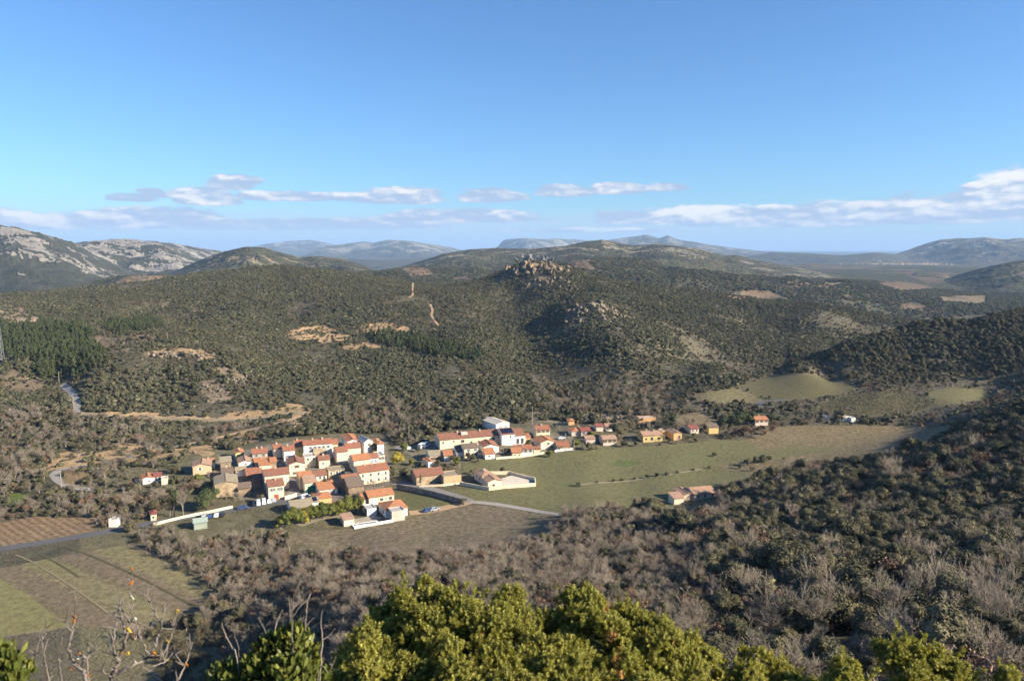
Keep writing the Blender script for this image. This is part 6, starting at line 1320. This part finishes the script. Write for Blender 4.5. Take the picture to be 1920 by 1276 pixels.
# lichen covered dead shrub (outlines in the pixels of an enlarged view: x/5.05, 1050+y/5.05)
DB = [([(1000, 1500), (1020, 1250), (1040, 1142), (1090, 1040), (1130, 950), (1160, 860), (1190, 780), (1200, 700), (1240, 600), (1270, 560), (1250, 470), (1245, 350), (1240, 220), (1250, 80)], 34, 7, 3.2),
 ([(1130, 950), (1090, 900), (1075, 760), (1090, 640), (1120, 500), (1135, 420), (1125, 260)], 20, 5, 3.15), ([(1020, 1250), (1090, 1090), (1250, 1000), (1390, 930), (1420, 910), (1360, 790), (1310, 680), (1295, 560)], 30, 6, 3.25),
 ([(1420, 910), (1520, 900), (1600, 780), (1650, 650), (1690, 540)], 22, 8, 3.3), ([(1420, 910), (1470, 800), (1500, 690), (1530, 600), (1470, 510), (1420, 400), (1400, 220)], 24, 5, 3.35), ([(1530, 600), (1560, 480), (1650, 350)], 12, 5, 3.35), ([(1420, 280), (1500, 195)], 6, 3, 3.35),
 ([(860, 1500), (850, 1250), (820, 1142), (780, 1040), (700, 970), (670, 900), (650, 800), (690, 680), (710, 560), (720, 420), (740, 270)], 34, 5, 3.05), ([(850, 1250), (830, 1142), (830, 960), (840, 850), (820, 790)], 26, 10, 3.1), ([(850, 870), (900, 850), (950, 825)], 10, 4, 3.1),
 ([(480, 1500), (470, 1250), (460, 1142), (440, 1010), (410, 880), (400, 760), (430, 640), (430, 540)], 24, 5, 2.95), ([(280, 1400), (260, 1100), (300, 1000), (340, 900), (390, 840)], 18, 6, 2.9), ([(270, 1250), (240, 1050), (215, 920), (160, 880), (110, 830)], 13, 5, 2.9),
 ([(690, 680), (630, 590), (640, 440)], 12, 5, 3.05), ([(1200, 700), (1150, 560), (1130, 440), (1090, 330)], 13, 5, 3.2), ([(1240, 600), (1200, 540), (1150, 470), (1060, 450)], 13, 6, 3.2), ([(1640, 1400), (1680, 1142), (1750, 1000), (1800, 850), (1880, 760)], 22, 6, 3.3), ([(1750, 1000), (1660, 880), (1650, 800)], 12, 5, 3.3), ([(1790, 830), (1795, 760), (1790, 690)], 12, 5, 3.3),
 ([(620, 1500), (590, 1142), (560, 1000), (560, 900)], 24, 12, 3.0), ([(1000, 760), (1060, 860), (1100, 900)], 9, 18, 3.15), ([(760, 1040), (800, 940), (780, 900), (720, 900)], 22, 14, 3.05), ([(1720, 1300), (1430, 1050), (1560, 960), (1640, 870)], 14, 6, 3.2), ([(440, 1010), (350, 970)], 10, 5, 2.95), ([(340, 900), (360, 800), (385, 640)], 9, 4, 2.9), ([(580, 800), (590, 720)], 7, 4, 3.0), ([(1060, 1100), (970, 1050), (990, 950)], 14, 6, 3.1)]
base = gbase(180, 3.1); dead = empty('dead_shrub', base); tag(dead, 'dead leafless shrub with grey branches covered in orange lichen', 'dead shrub')
for i, (pl, t0, t1, dep) in enumerate(DB):
    pts = [P3(x/5.05, 1050+y/5.05, dep+.05*math.sin(k*1.7+i))-base for k, (x, y) in enumerate(pl)]
    if pl[0][1] > 1300: pts = [Vector((pts[0].x*.35, pts[0].y*.35, -.05))]+pts
    V, F = chainmesh(pts, t0/5.05/FPX*dep*.62, t1/5.05/FPX*dep*.5, 7, .12, i); link('branch', npmesh('branch', V, F, (M_DEAD,), smooth=True), dead)
    rg = np.random.default_rng(900+i)
    if t1 < 9:                                            # short side spurs
        S = []
        for k in range(1, len(pts)-1):
            for _ in range(2): d = Vector((rg.normal(), rg.normal()*.5, abs(rg.normal())+.2)).normalized(); S.append((pts[k], pts[k]+d*rg.uniform(.02, .06), .0028, .0012))
        if S: tb = tubes(S, 5); tag(link('spur', npmesh('spur', tb[0], tb[1], (M_DEAD,)), dead), kind='stuff')
LM = {}
for i, (x, y, s, m, dep) in enumerate([(1250, 78, 16, 'o', 3.2), (1245, 212, 22, 'o', 3.2), (708, 355, 15, 'o', 3.05), (708, 530, 13, 'o', 3.05), (700, 570, 17, 'o', 3.05), (1460, 885, 30, 'o', 3.27), (1765, 985, 20, 'o', 3.3), (680, 1025, 16, 'o', 3.05), (752, 880, 14, 'o', 3.05), (1218, 660, 32, 'y', 3.2), (1180, 740, 18, 'y', 3.2), (1680, 478, 20, 'y', 3.3), (1592, 768, 20, 'y', 3.3), (1588, 936, 14, 'y', 3.25), (1210, 880, 22, 'y', 3.2), (1250, 350, 22, 'w', 3.2), (735, 920, 24, 'w', 3.05), (1275, 962, 20, 'w', 3.22), (665, 972, 14, 'w', 3.05), (790, 1060, 26, 'w', 3.05), (1275, 555, 22, 'w', 3.2), (840, 1085, 18, 'o', 3.05), (1155, 870, 12, 'o', 3.2), (108, 800, 12, 'o', 2.9)]):
    for j in range(3):
        k = (m, (i+j) % 3)
        if k not in LM:
            rg = np.random.default_rng(50+(i+j) % 3); v = ICO2[0]*(1+rg.normal(size=(len(ICO2[0]), 1))*.22); LM[k] = npmesh('lichen', v, ICO2[1], ({'o': M_LO, 'y': M_LY, 'w': M_LW}[m],))
        o = link('lichen', LM[k], dead); q = s/5.05/FPX*dep*.62; o.location = P3((x+(j-1)*s*.45)/5.05, 1050+(y+((j*7+i) % 3-1)*s*.4)/5.05, dep-.012)-base; o.scale = (q*(.8-.1*j), q*.5, q*(.65+.1*j)); o.rotation_euler = (0, .3*j, i)
DT = [([(1000, 1300), (995, 900), (990, 640), (985, 480), (1010, 350), (1040, 250), (1100, 170)], 22, 9), ([(1000, 480), (1060, 400), (1095, 350)], 15, 9), ([(1130, 1300), (1135, 900), (1140, 620), (1150, 520), (1165, 380), (1200, 300)], 20, 10), ([(1155, 520), (1230, 440)], 13, 8), ([(1000, 560), (1080, 450), (1150, 390)], 12, 7), ([(1290, 1400), (1310, 1050), (1325, 830), (1310, 640), (1320, 500), (1350, 470)], 22, 10), ([(1320, 820), (1400, 770), (1470, 690)], 9, 5), ([(990, 640), (970, 560), (960, 400), (950, 340), (980, 320)], 13, 9), ([(420, 1300), (330, 920), (280, 830), (230, 700), (215, 630)], 18, 8), ([(440, 1300), (400, 920), (350, 760), (390, 640)], 15, 7), ([(730, 1250), (700, 800), (680, 690), (610, 570)], 14, 6), ([(780, 1250), (800, 750), (830, 600), (890, 480)], 14, 8), ([(1110, 1400), (1180, 1150), (1200, 930)], 16, 10), ([(1150, 660), (1240, 560), (1280, 500)], 8, 4), ([(1180, 700), (1300, 620)], 8, 5), ([(1060, 590), (1100, 500)], 9, 6), ([(1250, 1400), (1400, 1180), (1480, 990)], 14, 5), ([(600, 1450), (540, 1200), (500, 1120)], 18, 9)]
base = gbase(520, 3.0); twig = empty('dry_twigs', base); tag(twig, 'bleached dry twigs rising out of the broad leaved shrub', 'twigs')
for i, (pl, t0, t1) in enumerate(DT):
    dep = 2.85+.06*(i % 4); pts = [P3(380+x/5.906, 1060+y/5.906, dep+.03*math.sin(k+i))-base for k, (x, y) in enumerate(pl)]
    if pl[0][1] > 1200: pts = [Vector((pts[0].x*.3, pts[0].y*.3, -.05))]+pts
    V, F = chainmesh(pts, t0/5.906/FPX*dep*.4, t1/5.906/FPX*dep*.36, 6, .12, 40+i); link('twig', npmesh('twig', V, F, (M_DRY if i % 3 else M_DEAD,), smooth=True), twig)
# broad leaved shrubs
def leafmesh(seed):
    rg = np.random.default_rng(seed); w_, L, f = .011*rg.uniform(.85, 1.2), .042*rg.uniform(.85, 1.15), .004; V = [(0, 0, 0), (-w_*.75, L*.25, f), (-w_, L*.5, f*1.3), (-w_*.6, L*.8, f*.5), (0, L, -.003), (w_*.6, L*.8, f*.5), (w_, L*.5, f*1.3), (w_*.75, L*.25, f), (0, L*.5, -.001)]
    F = [(0, 8, 1), (1, 8, 2), (2, 8, 3), (3, 8, 4), (4, 8, 5), (5, 8, 6), (6, 8, 7), (7, 8, 0)]; return np.array(V), np.array(F)
LFA = [leafmesh(i) for i in range(3)]; LFM = [npmesh('leaf', v, f, (M_BOX,), smooth=True) for v, f in LFA]
def broadleaf(label, lobes, base, seed, n_obj, n_in):
    rg = np.random.default_rng(seed); root = empty('broad_leaved_shrub', base); tag(root, label, 'shrub'); B = np.array(base); wts = np.array([l[3]**2 for l in lobes]); wts /= wts.sum(); S = []; Vs, Fs, o_ = [], [], 0
    for (px, py, dep, r_) in lobes:
        c = P3(px, py, dep)-base
        for k in range(7): d = Vector((rg.normal()*.5, rg.normal()*.5, 1)).normalized(); S.append((c-Vector((0, 0, r_*.9)), c+d*r_*.8, .004, .002))
        S.append((Vector((0, 0, -.05)), c-Vector((0, 0, r_*.9)), .012, .006))
    tot = n_obj+n_in; kk = rg.choice(len(lobes), tot, p=wts)
    for i in range(tot):
        px, py, dep, r_ = lobes[kk[i]]; c = np.array(P3(px, py, dep))-B; d = unit(rg.normal(size=3)); d[2] = abs(d[2]) if rg.uniform() < .8 else d[2]; outer = i < n_obj
        if outer and d[1] > .2: d[1] = -d[1]
        p = c+d*r_*(rg.uniform(.85, 1.05) if outer else rg.uniform(.35, .95)); ax = unit(d*.5+np.array((0, 0, .8))+rg.normal(size=3)*.4); nz_ = unit(np.cross(ax, np.cross(d+np.array((.25, -.3, .1))+rg.normal(size=3)*.35, ax))); xx = np.cross(ax, nz_)
        if outer:
            o = link('leaf', LFM[i % 3], root); M_ = Matrix(((xx[0], ax[0], nz_[0], p[0]), (xx[1], ax[1], nz_[1], p[1]), (xx[2], ax[2], nz_[2], p[2]), (0, 0, 0, 1))); o.matrix_local = M_ @ Matrix.Scale(float(rg.uniform(.6, 1.0)), 4)
        else:
            V, F = LFA[i % 3]; Vs.append(p+.8*(V[:, :1]*xx+V[:, 1:2]*ax+V[:, 2:]*nz_)); Fs.append(F+o_); o_ += len(V)
    tag(link('foliage', npmesh('foliage', np.concatenate(Vs), np.concatenate(Fs), (M_BOX,), smooth=True), root), kind='stuff'); tb = tubes(S, 5); link('stem', npmesh('stem', tb[0], tb[1], (M_STEM,)), root)
broadleaf('glossy green broad leaved shrub under the bleached twigs', [(505, 1222, 2.95, .06), (548, 1210, 2.95, .075), (572, 1232, 3.0, .06), (490, 1255, 2.9, .07), (545, 1272, 2.85, .10), (590, 1282, 2.95, .07), (425, 1278, 2.9, .07), (470, 1300, 2.9, .1), (510, 1340, 2.85, .14)], gbase(520, 2.95), 3, 290, 2600)
broadleaf('glossy leaved shrub tip beside the dead lichen covered shrub', [(12, 1240, 2.4, .05), (24, 1268, 2.4, .06), (0, 1290, 2.4, .08), (-20, 1260, 2.4, .07)], gbase(0, 2.4), 6, 120, 500)
# ------------------------------------------------------------------ haze
def haze():
    x0, x1, y0, y1, z0, z1 = -96000, 96000, -96000, 96000, -420, 760
    V = [(x, y, z) for z in (z0, z1) for y in (y0, y1) for x in (x0, x1)]
    F = [(0, 2, 3, 1), (4, 5, 7, 6), (0, 1, 5, 4), (2, 6, 7, 3), (0, 4, 6, 2), (1, 3, 7, 5)]
    m = bpy.data.materials.new('haze_air'); m.use_nodes = True; t = NT(m.node_tree); t.n.clear()
    o = t.add('ShaderNodeOutputMaterial'); v = t.add('ShaderNodeVolumePrincipled')
    v.inputs['Color'].default_value = HAZE_COL; v.inputs['Density'].default_value = HAZE_D; v.inputs['Anisotropy'].default_value = 0.0
    t.link(v.outputs[0], o.inputs['Volume'])
    ob = link('haze', npmesh('haze', V, F, (m,))); tag(ob, 'thin pale blue haze lying over the valley and the far mountains', 'haze', kind='stuff')
HAZE_COL = (.44, .67, 1.0, 1); HAZE_D = 4.2e-5
haze()
print('GROUND MIN', float(GZ.min()), 'MAX', float(GZ.max()))
